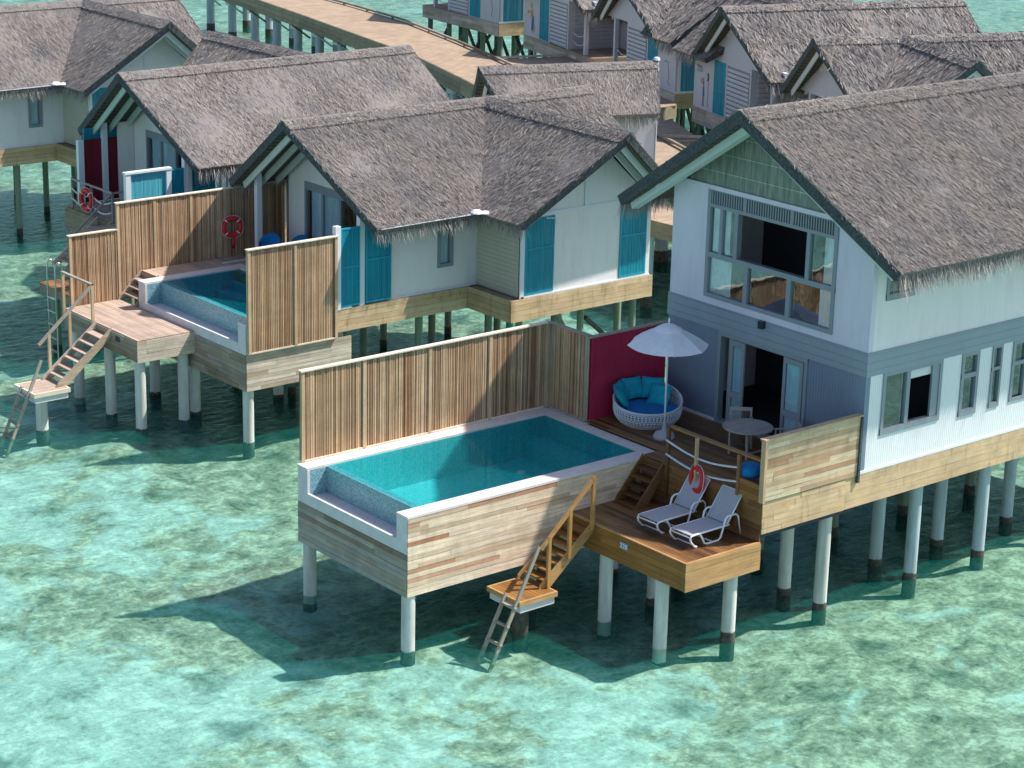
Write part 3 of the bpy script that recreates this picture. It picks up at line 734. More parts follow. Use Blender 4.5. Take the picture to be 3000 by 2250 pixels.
# ------------------------------------------------------------------ single-storey villas (V2, V3, V4)
def single_villa(dx, y0, s, label, dens, near_panels=True, far_panels=None, det=True):
    root = thing('thatched_villa', label, 'villa', group='thatched villas on stilts')
    def Y(ly): return y0 + s * ly
    def bx(mb, x0, l0, z0, x1, l1, z1, r=None): return mb.box(x0 + dx, Y(l0), z0, x1 + dx, Y(l1), z1, r)
    F = 3.6
    # floor frame with board cladding
    core = MB(); bx(core, 8.2, -3.27, 2.93, 20.2, 3.27, F - .03, .5); bx(core, 13.13, -5.42, 2.93, 18.9, -3.27, F - .03, .5); core.build('floor_core', 'jetty_fascia', root)
    fr = MB()
    def bd(mb, a, b, out, z0=2.9, z1=F, h=.175, lens=(2, 4)): boards(mb, (a[0] + dx, Y(a[1])), (b[0] + dx, Y(b[1])), z0, z1, h, .028, lens, .008, (out[0], out[1] * s))
    for a, b, o in (((8.15, -3.27), (13.1, -3.27), (0, -1)), ((13.1, -5.42), (18.9, -5.42), (0, -1)), ((18.9, -3.27), (20.2, -3.27), (0, -1)), ((8.15, 3.27), (20.2, 3.27), (0, 1)),
                    ((13.13, -3.27), (13.13, -5.42), (-1, 0)), ((8.2, -3.27), (8.2, 3.27), (-1, 0)), ((20.2, -3.27), (20.2, 3.27), (1, 0))):
        fr = MB(); bd(fr, a, b, o); fr.build('floor_fascia', 'pine_y' if o[0] else 'pine', root)
    pf = MB(); yy = sorted((Y(-3.25), Y(3.25))); decking(pf, 8.2 + dx, yy[0], 10.75 + dx, yy[1], F, .14, 'x'); pf.build('porch_decking', 'deck_pink', root)
    # walls
    w = MB()
    def face(axis, c, th, u0, u1, z0, z1, holes=()):
        if axis == 'y':
            holed(w, 'y', Y(c), s * th, u0 + dx, u1 + dx, z0, z1, [(h[0] + dx, h[1], h[2] + dx, h[3]) for h in holes])
        else:
            a, b = sorted((Y(u0), Y(u1))); holed(w, 'x', c + dx, th, a, b, z0, z1, [(min(Y(h[0]), Y(h[2])), h[1], max(Y(h[0]), Y(h[2])), h[3]) for h in holes])
    face('y', -3.22, .15, 10.15, 13.5, F, 6.4, [(11.95, 4.33, 12.56, 5.62)])
    face('x', 13.5, .15, -5.36, -3.2, F, 6.0)
    face('y', -5.36, .15, 13.5, 18.8, F, 6.05)
    face('x', 18.65, .15, -5.2, -3.2, F, 6.05)
    face('y', -3.22, .15, 18.8, 20.0, F, 6.4)
    face('y', 3.07, .15, 10.8, 20.0, F, 6.4)
    face('x', 19.85, .15, -3.07, 3.07, F, 6.4)
    face('x', 10.75, .15, -3.05, 3.05, F, 6.45, [(-2.75 * s, F, 2.2 * s, 6.22)] if s > 0 else [(-2.2, F, 2.75, 6.22)])
    # gable triangles
    w.plate([(10.75 + dx, Y(-3.22), 6.45), (10.75 + dx, Y(3.22), 6.45), (10.75 + dx, Y(0), 8.42)], (.15, 0, 0), .5)
    w.plate([(19.85 + dx, Y(-3.22), 6.4), (19.85 + dx, Y(3.22), 6.4), (19.85 + dx, Y(0), 8.42)], (.15, 0, 0), .5)
    w.plate([(13.5 + dx, Y(-5.36), 6.05), (18.8 + dx, Y(-5.36), 6.05), (16.3 + dx, Y(-5.36), 8.3)], (0, s * .15, 0), .5)
    w.build('wall', 'white', root)
    # strip mouldings on the wing gable
    tr = MB(); bx(tr, 15.98, -5.385, 6.2, 16.16, -5.36, 8.1); bx(tr, 13.55, -5.39, 6.08, 18.75, -5.36, 6.2); bx(tr, 13.46, -5.40, F, 13.62, -5.36, 6.1)
    tr.build('trim', 'trim', root)
    jb = MB(); bx(jb, 13.47, -5.30, F + .02, 13.5, -3.25, 6.0); jb.build('side_boarding', 'beige_groove', root)
    for bb in ((8.3, 3.25, F, 20, 3.27, F + .06), (10.2, -3.26, F, 13.48, -3.22, F + .05), (13.5, -5.40, F, 18.8, -5.37, F + .05)): bx2 = MB(); bx(bx2, *bb); bx2.build('skirting', 'trim', root)
    # interior room darkness: floor slab, inner partition
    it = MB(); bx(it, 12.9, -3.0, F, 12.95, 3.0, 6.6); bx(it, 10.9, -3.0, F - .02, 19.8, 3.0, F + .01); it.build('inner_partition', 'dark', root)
    # windows and glass doors
    ya, yb = y0 - 2.75, y0 + 2.2
    L = yb - ya
    mu = [(ya + L * k / 5, F + .08, 6.0, .09) for k in (1, 2, 3, 4)]
    window(root, 'x', 10.75 + dx, ya, yb, F, 6.22, mu, [(6.05, ya, yb, .16)], .1, .12, -1, curtain=[(ya + .15, ya + L * .28, F + .05, 6.0), (yb - L * .36, yb - .3, F + .05, 6.0)], name='glass_door', cmat='curtain')
    window(root, 'y', Y(-3.22), 11.95 + dx, 12.56 + dx, 4.33, 5.62, (), (), .11, .14, -s, curtain=[(12.1 + dx, 12.42 + dx, 4.4, 5.55)], cmat='curtain')
    if det:
        shutter(root, 'y', Y(-5.37), 13.64 + dx, 14.80 + dx, 3.68, 6.05, -s, 'teal', (.60,), .06)
        shutter(root, 'y', Y(-5.37), 17.50 + dx, 18.62 + dx, 3.68, 6.05, -s, 'teal', (.56,), .06)
        if s > 0:
            fl = MB(); fl.tube([(14.4 + dx, Y(-5.45), 6.02), (14.62 + dx, Y(-5.62), 6.02), (14.66 + dx, Y(-5.62), 5.85)], .025, 6); fl.build('outdoor_lamp', 'plastic_white', root)
    # porch posts and beams
    for (px, ly, zt) in ((9.62, 3.2 * s, 6.55), (9.1, -3.2 * s, 6.45)):
        p = MB(); bx(p, px - .09, ly - .09, F, px + .09, ly + .09, zt); p.build('porch_post', 'trim', root)
    for ly in (3.2, -3.2):
        p = MB(); bx(p, 9.25, ly - .06, 6.42, 10.78, ly + .06, 6.62); p.build('porch_beam', 'trim', root)
    if near_panels:
        p = MB(); bx(p, 8.1, -3.36, F, 8.28, -3.18, 6.14); p.build('porch_post', 'trim', root)
        shutter(root, 'y', Y(-3.30), 8.30 + dx, 9.0 + dx, 3.66, 6.05, -s, 'teal', (.5,), .05, 'privacy_panel')
        shutter(root, 'y', Y(-3.30), 9.21 + dx, 10.15 + dx, 3.66, 6.3, -s, 'teal', (.5,), .05, 'privacy_panel')
    # roofs
    ap = 8.7
    r1 = roof_gable(root, (8.5 + dx, Y(0), ap), (20.6 + dx, Y(0), ap), (9.1 + dx, Y(-4.06), 6.1), (20.6 + dx, Y(-4.06), 6.1), (9.1 + dx, Y(4.06), 6.1), (20.6 + dx, Y(4.06), 6.1), dens,
                    fr=[(0, 0, .36), (0, .92, 1), (1, 0, 1)], rafters=3, barge='trim_green', fdens=190, sides=(1, .45))
    roof_gable(root, (16.3 + dx, Y(-6.95), ap - .04), (16.3 + dx, Y(0), ap + .01), (12.95 + dx, Y(-5.95), 6.1), (12.95 + dx, Y(-1), 6.1), (19.65 + dx, Y(-5.95), 6.1), (19.65 + dx, Y(-1), 6.1), dens,
               fr=[(0, 0, .45), (1, 0, .45)], rafters=1, barge='trim', fdens=190, sides=(1, 1))
    if det and s > 0:
        fl = MB(); fl.bar((9.2 + dx, Y(-4.10), 6.075), (12.9 + dx, Y(-4.10), 6.10), .04, .022, .5)
        fl.lathe([(0, .10), (.12, .09), (.2, .03), (.22, 0), (0, -.02)], (12.75 + dx, Y(-4.12), 6.13), 9, .5)
        fl.lathe([(0, .07), (.10, .06), (.17, .02), (.19, 0), (0, -.02)], (12.98 + dx, Y(-4.28), 6.13), 7, .5)
        fl.build('valley_flashing', 'plastic_white', r1)
    # piles
    for x in np.arange(8.8, 20.2, 2.75):
        for ly in (-2.85, .1, 2.8): pile(root, x + dx, Y(ly), 2.95, .12, 'pile_green', .25)
    for x in (13.7, 16.2, 18.4): pile(root, x + dx, Y(-5.1), 2.95, .11, 'pile_green', .25)
    br = MB(); br.bar((15.2 + dx, Y(-5.0), 2.9), (17.2 + dx, Y(-4.6), .2), .12, .12); br.bar((16.4 + dx, Y(-5.1), 2.5), (18.3 + dx, Y(-4.8), 1.0), .12, .12); br.build('brace', 'pile_green', root)
    rebase(root, (14.3 + dx, y0, 0))
    return root
v2 = single_villa(0, 17.9, 1, 'white single-storey villa in the middle, teal shutters on its side gable, slatted screens in front', 760)
v3 = single_villa(.1, 28.05, -1, 'white single-storey villa with crimson panels at one side of its porch, teal at the other', 480, near_panels=False)
v4 = single_villa(.1, 44.8, 1, 'white single-storey villa cut off by the upper left corner of the photo', 260)

# ------------------------------------------------------------------ plunge pools
def plunge_pool(label, x0, x1, y0, y1, zc, zl, zb, clad_x, clad_y, piles_, weir_in=.55, bench=None, clad_y_end=None, clad_top=None, steps=False, deep=False, tile='pool_tile'):
    """long axis x, overflow weir at the x0 end. zc coping, zl channel lip, zb underside"""
    t = thing('plunge_pool', label, 'pool', group='raised plunge pools with an overflow edge')
    iy0, iy1, ix1 = y0 + .40, y1 - .40, x1 - .30
    zf = zc - 1.08
    # structure: outer walls, channel, floor
    c = MB()
    c.box(x0 + .02, y0 + .02, zb + .05, x0 + weir_in, y1 - .02, zl - .10)         # channel base
    c.box(x0 + weir_in, y0 + .02, zb + .05, x1 - .02, y1 - .02, zf)
    c.box(x0 + .005, y0 + .005, zl - .10, x1 - .02, iy0 - .02, zc - .06); c.box(x0 + .005, iy1 + .02, zl - .10, x1 - .02, y1 - .005, zc - .06)
    c.box(ix1 + .02, iy0 - .02, zf, x1 - .02, iy1 + .02, zc - .06)
    c.build('pool_wall', 'concrete', t)
    lip = MB(); lip.box(x0 - .015, y0 + .405, zl - .26, x0 + .05, y1 - .405, zl + .03); lip.box(x0 - .012, y0 - .003, zl - .26, x0 + .065, y0 + .405, zc - .06); lip.box(x0 - .012, y1 - .405, zl - .26, x0 + .06, y1, zc - .06)
    lip.box(x0 + .05, y0 + .38, zl - .10, x0 + weir_in - .005, y1 - .38, zl - .05)
    lip.build('overflow_channel', 'concrete', t)
    w = MB(); w.box(x0 + weir_in, iy0, zl - .08, x0 + weir_in + .20, iy1, zc - .06); w.box(x0 + .06, iy1 - .005, zl - .05, x0 + weir_in + .2, iy1 + .03, zc - .058); w.box(x0 + .06, iy0 - .03, zl - .05, x0 + weir_in + .2, iy0 + .005, zc - .058)
    w.build('mosaic_wall', 'mosaic', t)
    k = MB()
    k.box(x0 - .02, y0 - .03, zc - .06, x1 + .02, iy0 + .0, zc); k.box(x0 - .02, iy1, zc - .06, x1 + .02, y1 + .03, zc); k.box(ix1, iy0, zc - .06, x1 + .02, iy1, zc)
    k.build('coping', 'coping', t)
    b = MB(); b.box(x0 + weir_in + .2, iy0, zf, ix1, iy1, zf + .02)
    b.box(x0 + weir_in + .2, iy0 - .02, zf, ix1, iy0 + .005, zc - .06); b.box(x0 + weir_in + .2, iy1 - .005, zf, ix1, iy1 + .02, zc - .06)
    b.box(ix1 - .005, iy0, zf, ix1 + .02, iy1, zc - .06); b.box(x0 + weir_in + .195, iy0, zf, x0 + weir_in + .205, iy1, zc - .1)
    if bench: b.box(bench, iy0 + .01, zf + .02, ix1 - .01, iy1 - .01, zc - .60)
    if steps:
        for q in range(3): b.box(ix1 - .45 * (q + 1), iy1 - 1.6, zf + .02, ix1 - .45 * q - .005, iy1 - .01, zc - .35 - .25 * q)
    b.build('pool_basin', tile, t)
    ww = MB(); ww.add([(x0 + weir_in + .01, iy0 + .006, zc - .045), (ix1 - .006, iy0 + .006, zc - .045), (ix1 - .006, iy1 - .006, zc - .045), (x0 + weir_in + .01, iy1 - .006, zc - .045)], [(0, 1, 2, 3)])
    ww.build('pool_water', 'pool_water', t)
    for (lx, ly) in ((x0 + 2.3, iy0 + .9), (x0 + 4.7, iy0 + .9), (x0 + 5.9, iy1 - .9)):
        if lx < ix1 - .5:
            q = MB(); q.lathe([(0, .03), (.11, .03), (.12, .0)], (lx, ly, zf + .02), 14); q.build('pool_light', 'metal_white', t)
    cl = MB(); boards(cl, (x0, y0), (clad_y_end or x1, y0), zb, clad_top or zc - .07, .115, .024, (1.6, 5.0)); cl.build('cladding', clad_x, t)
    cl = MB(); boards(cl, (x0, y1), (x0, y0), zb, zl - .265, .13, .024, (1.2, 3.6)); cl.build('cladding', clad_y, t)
    for (px, py, zs) in piles_: pile(t, px, py, zb + .1, .165, 'pile_white', zs)
    rebase(t, ((x0 + x1) / 2, (y0 + y1) / 2, 0))
    return t
plunge_pool('long turquoise plunge pool clad in pale boards, in front of the grey two-storey villa', 0, 7.70, 0, 4.42, 3.35, 2.68, 1.38, 'clad_light', 'clad_light_shade_y',
            [(.17, .17, -.02), (.17, 4.2, -.2), (3.9, .3, .1), (3.9, 4.1, .1), (7.2, 1.0, .1), (7.2, 4.0, .1)], bench=6.75)
plunge_pool('shorter plunge pool seen past a slatted screen, beside the sun deck of the middle villa', 5.0, 8.7, 14.62, 20.72, 3.65, 2.98, 1.62, 'clad_grey', 'clad_grey_shade_y',
            [(5.2, 14.85, 0), (5.3, 18, .1), (5.3, 20.4, .1), (8.3, 15.0, .1), (8.3, 18, .1), (8.3, 20.4, .1)], clad_top=2.74, steps=True, tile='pool_tile_deep')

# ------------------------------------------------------------------ two-storey villa (V1)
def villa1():
    root = thing('two_storey_villa', 'two-storey villa with grey lower walls, wide upstairs window and open glass doors', 'villa')
    XG, YR, YL, F, XE = 10.46, -4.13, 2.76, 3.40, 24.0
    core = MB(); core.box(7.74, YR + .03, 2.66, XE, YL - .03, F - .07); core.box(7.2, YR + .03, 2.66, 7.74, -.04, F - .07); core.build('floor_core', 'jetty_fascia', root)
    fr = MB(); boards(fr, (7.16, YR), (9.95, YR), 2.61, 3.40, .13, .03, (2.6, 3.2)); boards(fr, (9.95, YR), (XE, YR), 2.61, 3.42, .20, .022, (3, 5)); fr.build('floor_fascia', 'pine', root)
    # walls
    wl = MB()
    for ya, yb in ((YR, -2.24), (.87, YL)): wl = MB(); wl.box(XG, ya, F, XG + .16, yb, 5.86, .5); wl.build('lower_wall', 'grey_groove', root)
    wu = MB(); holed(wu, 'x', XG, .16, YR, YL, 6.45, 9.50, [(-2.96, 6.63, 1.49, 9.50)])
    wu.build('upper_wall', 'white_v1_shade', root)
    wr = MB(); holes = [(11.06, 4.40, 13.22, 5.86), (13.96, 4.31, 14.62, 5.86), (15.12, 4.31, 15.52, 5.86), (15.93, 4.34, 17.4, 5.86)]
    holed(wr, 'y', YR, .16, XG + .16, XE, F + .03, 5.86, holes); wr.build('side_wall', 'white_groove', root)
    ws = MB(); holed(ws, 'y', YR, .16, XG + .16, XE, 6.45, 9.36, [(10.94, 7.76, 11.95, 8.6)]); ws.build('side_wall', 'white_side', root)
    wb = MB(); wb.box(XG + .16, YL - .16, F, XE, YL, 9.36); wb.box(XE - .1, YR + .16, F, XE, YL - .16, 9.36); wb.build('side_wall', 'white_side', root)
    band = MB(); band.box(XG - .03, YR - .03, 5.86, XG + .16, YL + .03, 6.45); band.box(XG + .16, YR - .03, 5.86, XE, YR + .16, 6.45); band.build('trim_band', 'grey_band', root)
    for bb in ((XG - .02, -4.10, F, XG, -2.24, F + .10), (XG - .02, .87, F, XG, YL, F + .10), (XG, YR - .025, F + .02, XE, YR, F + .09)): sk = MB(); sk.box(*bb); sk.build('skirting', 'trim', root)
    gp = MB(); gp.plate([(XG, YR + .55, 9.50), (XG, YL - .45, 9.50), (XG, -.69 + .6, 11.30), (XG, -.69, 11.42), (XG, -.69 - .6, 11.30)], (.12, 0, 0), .5); gp.build('gable_panel', 'leaf_panel', root)
    gb = MB(); gb.box(XG - .05, YR, 9.42, XG + .02, YL, 9.53); gb.box(8.9 + .9, YL - .14, 9.30, XG + .3, YL + .02, 9.52); gb.build('gable_beam', 'white_v1_shade', root)
    il = MB(); il.box(XG + .2, YR + .2, 6.1, XE - .2, YL - .2, 6.42); il.box(13.6, YR + .2, F, 13.7, YL - .2, 9.3); il.box(XG + .1, YR + .05, F - .06, XE - .2, YL - .05, F); il.build('interior_floors', 'dark', root)  # floors and partition coloured dark in place of room shade
    pc = MB(); pc.tube([(12.6, -1.2, 6.42), (12.6, -1.2, 8.8)], [.09, .06], 10); pc.build('inner_post', 'curtain_white', root)
    # big upstairs window
    y0, y1 = -2.96, 1.49
    window(root, 'x', XG, y0, y1, 6.63, 9.50,
           [(.04, 6.72, 7.70, .14), (-1.44, 6.72, 7.70, .14), (.90 + .09, 7.78, 8.97, .10), (.456, 7.78, 8.97, .12), (-2.01, 7.78, 8.97, .12), (.20, 9.05, 9.42, .08), (-1.42, 9.05, 9.42, .08)],
           [(7.74, y0, y1, .13), (9.01, y0, y1, .09)], .11, .14, -1,
           curtain=[(y1 - .85, y1 - .12, 6.7, 7.7), (y0 + .1, y0 + .55, 6.7, 7.7), (y1 - .75, y1 - .15, 7.8, 8.95), (y0 + .1, y0 + .5, 7.8, 8.95)], cmat='curtain_white', name='upstairs_window',
           open_=[(-1.95, 7.8, .40, 8.97), (y0, 9.0, y1, 9.5)])
    lv = MB(); y = y0 + .12
    while y < y1 - .1: lv.box(XG - .02, y, 9.055, XG + .05, y + .035, 9.42); y += .085
    lv.build('louvres', 'frame_grey', root)
    # sliding doors downstairs
    d = window(root, 'x', XG, -2.24, .87, F, 5.86, [(.42, F + .1, 5.75, .10), (-.12 + .42 - .05, F, F + .01, .01), (-1.50, F + .1, 5.75, .10)], [(5.78, -2.24, .87, .10)], .10, .16, -1, name='glass_door', pane=None)
    for (a, b) in ((-.10, .40), (-2.12, -1.46)):
        q = MB(); x = XG - .05
        for (u0, u1, z0, z1) in ((a, a + .09, F + .03, 5.72), (b - .09, b, F + .03, 5.72), (a + .09, b - .09, F + .03, F + .16), (a + .09, b - .09, 5.58, 5.72), (a + .09, b - .09, 4.22, 4.38)): q.box(x, u0, z0, x + .05, u1, z1)
        leaf = q.build('door_leaf', 'frame_grey', root)
        g = MB(); g.add([(x + .02, a + .08, F + .1), (x + .02, b - .08, F + .1), (x + .02, b - .08, 5.6), (x + .02, a + .08, 5.6)], [(0, 1, 2, 3)]); g.build('pane', 'glass', leaf)
        cb = MB(); n = 16; vs = []
        for i in range(n + 1):
            u = a + .1 + (b - a - .2) * i / n
            for z in (F + .2, 5.6): vs.append((x + .055 + .014 * math.sin(i * 1.9), u, z))
        cb.add(vs, [(2 * i, 2 * i + 2, 2 * i + 3, 2 * i + 1) for i in range(n)], .5); cb.build('curtain', 'curtain', leaf)
    lp = MB(); lp.box(XG - .15, -.76, 6.27, XG - .03, -.60, 6.46); lp.build('wall_lamp', 'lamp', root)
    # side windows
    window(root, 'y', YR, 11.06, 13.22, 4.28, 5.86, [(11.98, 4.4, 5.8, .13)], [(4.36, 11.06, 13.22, .14)], .10, .14, -1, name='window', cmat='curtain_white',
           open_=[(12.05, 4.4, 13.2, 5.8)])
    q = MB(); q.box(12.86, YR - .01, 4.44, 13.12, YR + .05, 5.76); q.build('sliding_sash', 'frame_grey', root)
    bl = MB(); bl.box(12.06, YR + .05, 5.52, 13.1, YR + .07, 5.78); bl.build('roller_blind', 'curtain_white', root)
    window(root, 'y', YR, 13.96, 14.62, 4.20, 5.86, (), [(5.25, 13.96, 14.62, .12), (4.30, 13.96, 14.62, .14)], .10, .14, -1)
    window(root, 'y', YR, 15.12, 15.52, 4.22, 5.86, (), [(5.25, 15.12, 15.52, .08), (4.30, 15.12, 15.52, .1)], .07, .14, -1)
    window(root, 'y', YR, 15.93, 17.4, 4.24, 5.86, [(16.5, 4.3, 5.8, .1)], [(5.25, 15.93, 17.4, .1)], .1, .14, -1)
    window(root, 'y', YR, 10.94, 11.95, 7.66, 8.6, (), [(7.76, 10.94, 11.95, .1)], .09, .14, -1)
    # roof
    rf = roof_gable(root, (9.21, -.69, 11.83), (25, -.69, 11.83), (9.80, -5.51, 8.81), (25, -5.51, 8.81), (9.80, 4.13, 8.81), (25, 4.13, 8.81), 1500, blen=.22, bw=.014, th=.25, fdens=360, fln=.50, rafters=0)
    q = MB()
    for sg in (-1, 1):
        q.bar((9.62, -.69, 11.40), (10.05, -.69 + sg * 4.5, 8.62), .22, .26, .5, up=(0, -sg * .53, .85))
    q.build('barge_board', 'trim_green', rf)
    # piles
    for x in (9.75, 13.05, 15.7, 18.6, 21.5): pile(root, x, -3.78, 2.7, .165, 'pile_blue' if x > 10 else 'pile_white', .17)
    for x in (9.7, 13.05, 15.45, 18.3, 21.2): pile(root, x, -2.62, 2.7, .165, 'pile_blue' if x > 10 else 'pile_white', .17)
    for x in (8.0, 10.8, 13.6, 16.4, 19.2, 22): 
        for y in (-.6, 1.9): pile(root, x, y, 2.7, .15, 'pile_green', .3)
    rebase(root, (16, -.7, 0))
villa1()

# terrace
def terrace():
    t = thing('terrace', 'dark oiled wooden terrace between the long pool and the open glass doors', 'terrace')
    d = MB(); decking(d, 7.72, -4.10, 10.46, 2.76, 3.42, .135, 'y'); decking(d, 7.18, -4.10, 7.72, -.02, 3.42, .135, 'y'); d.build('decking', 'oiled_deck', t)
    r = MB(); boards(r, (7.16, 0), (7.16, -4.13), 2.42, 3.39, .135, .026, (2, 4)); r.build('riser', 'riser', t)
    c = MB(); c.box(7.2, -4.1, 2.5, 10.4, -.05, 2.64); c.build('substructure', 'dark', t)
    e = MB(); e.box(7.12, -4.13, 3.39, 7.20, -.80, 3.425); e.build('edge_board', 'oiled_y', t)
    rebase(t, (9, -.7, 3.4))
    # parapet
    p = thing('parapet', 'solid screen of pale horizontal boards beside the round table', 'fence')
    b = MB(); boards(b, (7.12, -4.16), (10.30, -4.16), 3.42, 4.93, .115, .028, (1.2, 3.2)); b.build('boards', 'parapet', p)
    b = MB(); b.box(7.12, -4.15, 3.42, 10.30, -4.09, 4.92); b.build('backing', 'riser', p)
    b = MB(); b.box(7.06, -4.22, 4.93, 10.36, -4.05, 4.965); b.build('top_rail', 'parapet', p)
    b = MB(); b.box(7.09, -4.21, 3.40, 7.17, -4.07, 4.93); b.build('post', 'post_wood', p)
    b = MB(); b.box(10.30, -4.23, 3.25, 10.37, -4.12, 4.90); b.build('post', 'thatch_edge', p)
    rebase(p, (8.7, -4.13, 3.4))
    # rope railing
    q = thing('rope_railing', 'wooden railing with two sagging white ropes at the edge of the dark terrace', 'railing')
    for y, z0, z1 in ((-.95, 2.6, 4.38), (-3.36, 2.6, 4.36)):
        b = MB(); b.box(7.08, y - .045, z0, 7.15, y + .045, z1); b.build('post', 'oiled_deck', q)
    b = MB(); b.bar((7.05, -2.02, 2.7), (7.03, -2.02, 4.42), .08, .06); b.build('post', 'post_wood', q)
    for z in (4.07, 3.72):
        for (a, c) in ((-.95, -2.02), (-2.02, -3.36)):
            pts = [(7.05, a + (c - a) * k / 12, z - .16 * math.sin(math.pi * (abs(a + (c - a) * k / 12 + .95) / 2.41))) for k in range(13)]
            b = MB(); b.tube(pts, .026, 8); b.build('rope', 'rope', q, True)
    b = MB(); b.box(7.16, -4.05, 4.36, 7.30, -.90, 4.40); b.build('top_rail', 'oiled_deck', q)
    b = MB(); boards(b, (7.13, -3.40), (7.13, -4.12), 3.42, 3.82, .13, .03); b.box(7.12, -4.12, 3.42, 7.15, -3.40, 3.81); b.build('solid_panel', 'oiled_y', q)
    rebase(q, (7.1, -2.1, 3.4))
terrace()
tr_, P_ = stairs('staircase', 'dark wooden steps between the terrace and the sun deck, beside the long pool', 7.14, 3.40, 6.42, 2.42, -.80, -.04, 4, 'oiled_deck', 'riser')

def deck1():
    t = thing('sun_deck', 'orange-brown oiled sun deck carrying the two loungers', 'deck')
    d = MB(); decking(d, 4.86, -4.08, 7.14, -.02, 2.42, .125, 'y'); d.build('decking', 'oiled_deck', t)
    e = MB(); e.box(4.80, -4.14, 2.385, 4.86, -.02, 2.425); e.box(4.865, -4.14, 2.385, 7.16, -4.08, 2.425); e.build('edge_board', 'oiled_x', t)
    f = MB(); boards(f, (4.81, -.02), (4.81, -4.13), 1.73, 2.385, .165, .026, (3, 5)); f.build('fascia', 'oiled_y', t)
    f = MB(); boards(f, (4.78, -4.13), (7.18, -4.13), 1.73, 2.385, .165, .026, (3, 5)); f.build('fascia', 'oiled_x', t)
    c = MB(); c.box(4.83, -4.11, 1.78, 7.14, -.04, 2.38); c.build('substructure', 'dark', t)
    n = MB(); n.box(4.765, -2.20, 2.13, 4.782, -1.92, 2.29); pl = n.build('number_plate', 'ink', t)
    text_mesh('228', .17, 'metal_white', pl, (4.760, -2.06, 2.15), (R(90), 0, R(-90)), 'digits')
    for (x, y, zs) in ((4.98, -1.25, -.35), (4.98, -3.2, -.35), (6.55, -3.85, .25), (6.6, -1.2, .2)): pile(t, x, y, 1.85, .165, 'pile_white', zs)
    rebase(t, (6, -2, 0))
deck1()
tr_, P_ = stairs('staircase', 'oiled wooden stairs with a handrail, leading down from the sun deck beside the long pool', 4.80, 2.42, 3.30, 1.12, -.92, -.10, 7, 'oiled_y', 'oiled_x')
for i, (x, z0, z1) in enumerate(((4.72, 2.3, 3.62), (4.02, 1.72, 2.95), (3.40, 1.12, 2.42))):
    mb = MB(); a = P_(x, -.98, z0); b = P_(x, -.98, z1); mb.box(a[0] - .045, a[1] - .035, a[2], b[0] + .045, a[1] + .035, b[2]); mb.build('handrail_post', 'oiled_post', tr_)
mb = MB(); mb.bar(P_(4.76, -.98, 3.62), P_(3.15, -.98, 2.15), .06, .10); mb.build('handrail', 'oiled_x', tr_)

def platform(label, x0, x1, y0, y1, z, deckm, edge, px, py):
    t = thing('landing_platform', label, 'platform', group='small landing platforms above the water')
    d = MB(); decking(d, x0 + .05, y0 + .05, x1 - .05, y1 - .05, z, .12, 'y' if edge[0] == 'o' else 'x'); d.build('decking', deckm, t)
    e = MB(); e.box(x0, y0, z - .12, x1, y0 + .05, z + .005); e.box(x0, y1 - .05, z - .12, x1, y1, z + .005); e.box(x0, y0 + .05, z - .12, x0 + .05, y1 - .05, z + .005); e.box(x1 - .05, y0 + .05, z - .12, x1, y1 - .05, z + .005); e.build('edge_board', edge, t)
    c = MB(); c.box(x0 + .06, y0 + .05, z - .30, x1 - .06, y1 - .05, z - .13); c.build('concrete_slab', 'concrete', t)
    pile(t, px, py, z - .28, .18, 'pile_white', .0 if edge[0] != 'o' else .6)
    rebase(t, ((x0 + x1) / 2, (y0 + y1) / 2, 0)); return t
platform('small oiled wood platform below the stairs under the long pool', 2.30, 3.45, -1.28, -.05, 1.12, 'oiled_y', 'oiled_x', 2.9, -.6)
ladder('boarding_ladder', 'weathered ladder dropping into the water from the small platform under the long pool', (2.28, -1.22, 1.15), (1.25, -1.22, -.9), .45, yhi=1.35, nr=5)

def deck2():
    t = thing('sun_deck', 'empty pale weathered deck beside the shorter pool', 'deck')
    d = MB(); decking(d, 3.06, 17.46, 4.98, 21.88, 2.80, .11, 'y'); d.build('decking', 'deck_pink_y', t)
    f = MB(); boards(f, (3.05, 21.9), (3.05, 17.45), 2.14, 2.77, .155, .024, (1.5, 3.5)); f.build('fascia', 'clad_grey_shade_y', t)
    f = MB(); boards(f, (3.03, 17.45), (4.99, 17.45), 2.12, 2.77, .13, .024, (.8, 2)); f.build('fascia', 'clad_grey', t)
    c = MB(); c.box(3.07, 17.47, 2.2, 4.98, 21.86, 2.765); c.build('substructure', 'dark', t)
    n = MB(); n.box(3.012, 18.45, 2.52, 3.026, 18.70, 2.68); pl = n.build('number_plate', 'lamp', t)
    for (x, y, zs) in ((3.25, 17.7, .02), (4.75, 17.75, 0), (3.25, 19.5, 0), (3.25, 21.5, -.2)): pile(t, x, y, 2.2, .165, 'pile_white', zs)
    u = MB(); decking(u, 5.75, 20.78, 9.4, 21.86, 3.62, .14, 'y'); decking(u, 8.72, 14.7, 10.7, 20.78, 3.615, .14, 'y'); u.build('upper_decking', 'deck_pink_y', t)
    c = MB(); c.box(5.75, 20.78, 2.0, 9.4, 21.86, 3.58); c.build('substructure', 'clad_grey', t)
    rebase(t, (4, 19.6, 0))
deck2()
stairs('staircase', 'wooden steps squeezed between the slatted fence and the shorter pool', 5.75, 3.62, 5.02, 2.80, 20.80, 21.84, 3, 'deck_pink_y', 'clad_grey')
tr_, P_ = stairs('staircase', 'weathered pale stairs with a slim handrail going down from the empty pale deck', 3.04, 2.80, 1.30, 1.32, 18.98, 19.90, 6, 'deck_pink_y', 'clad_grey')
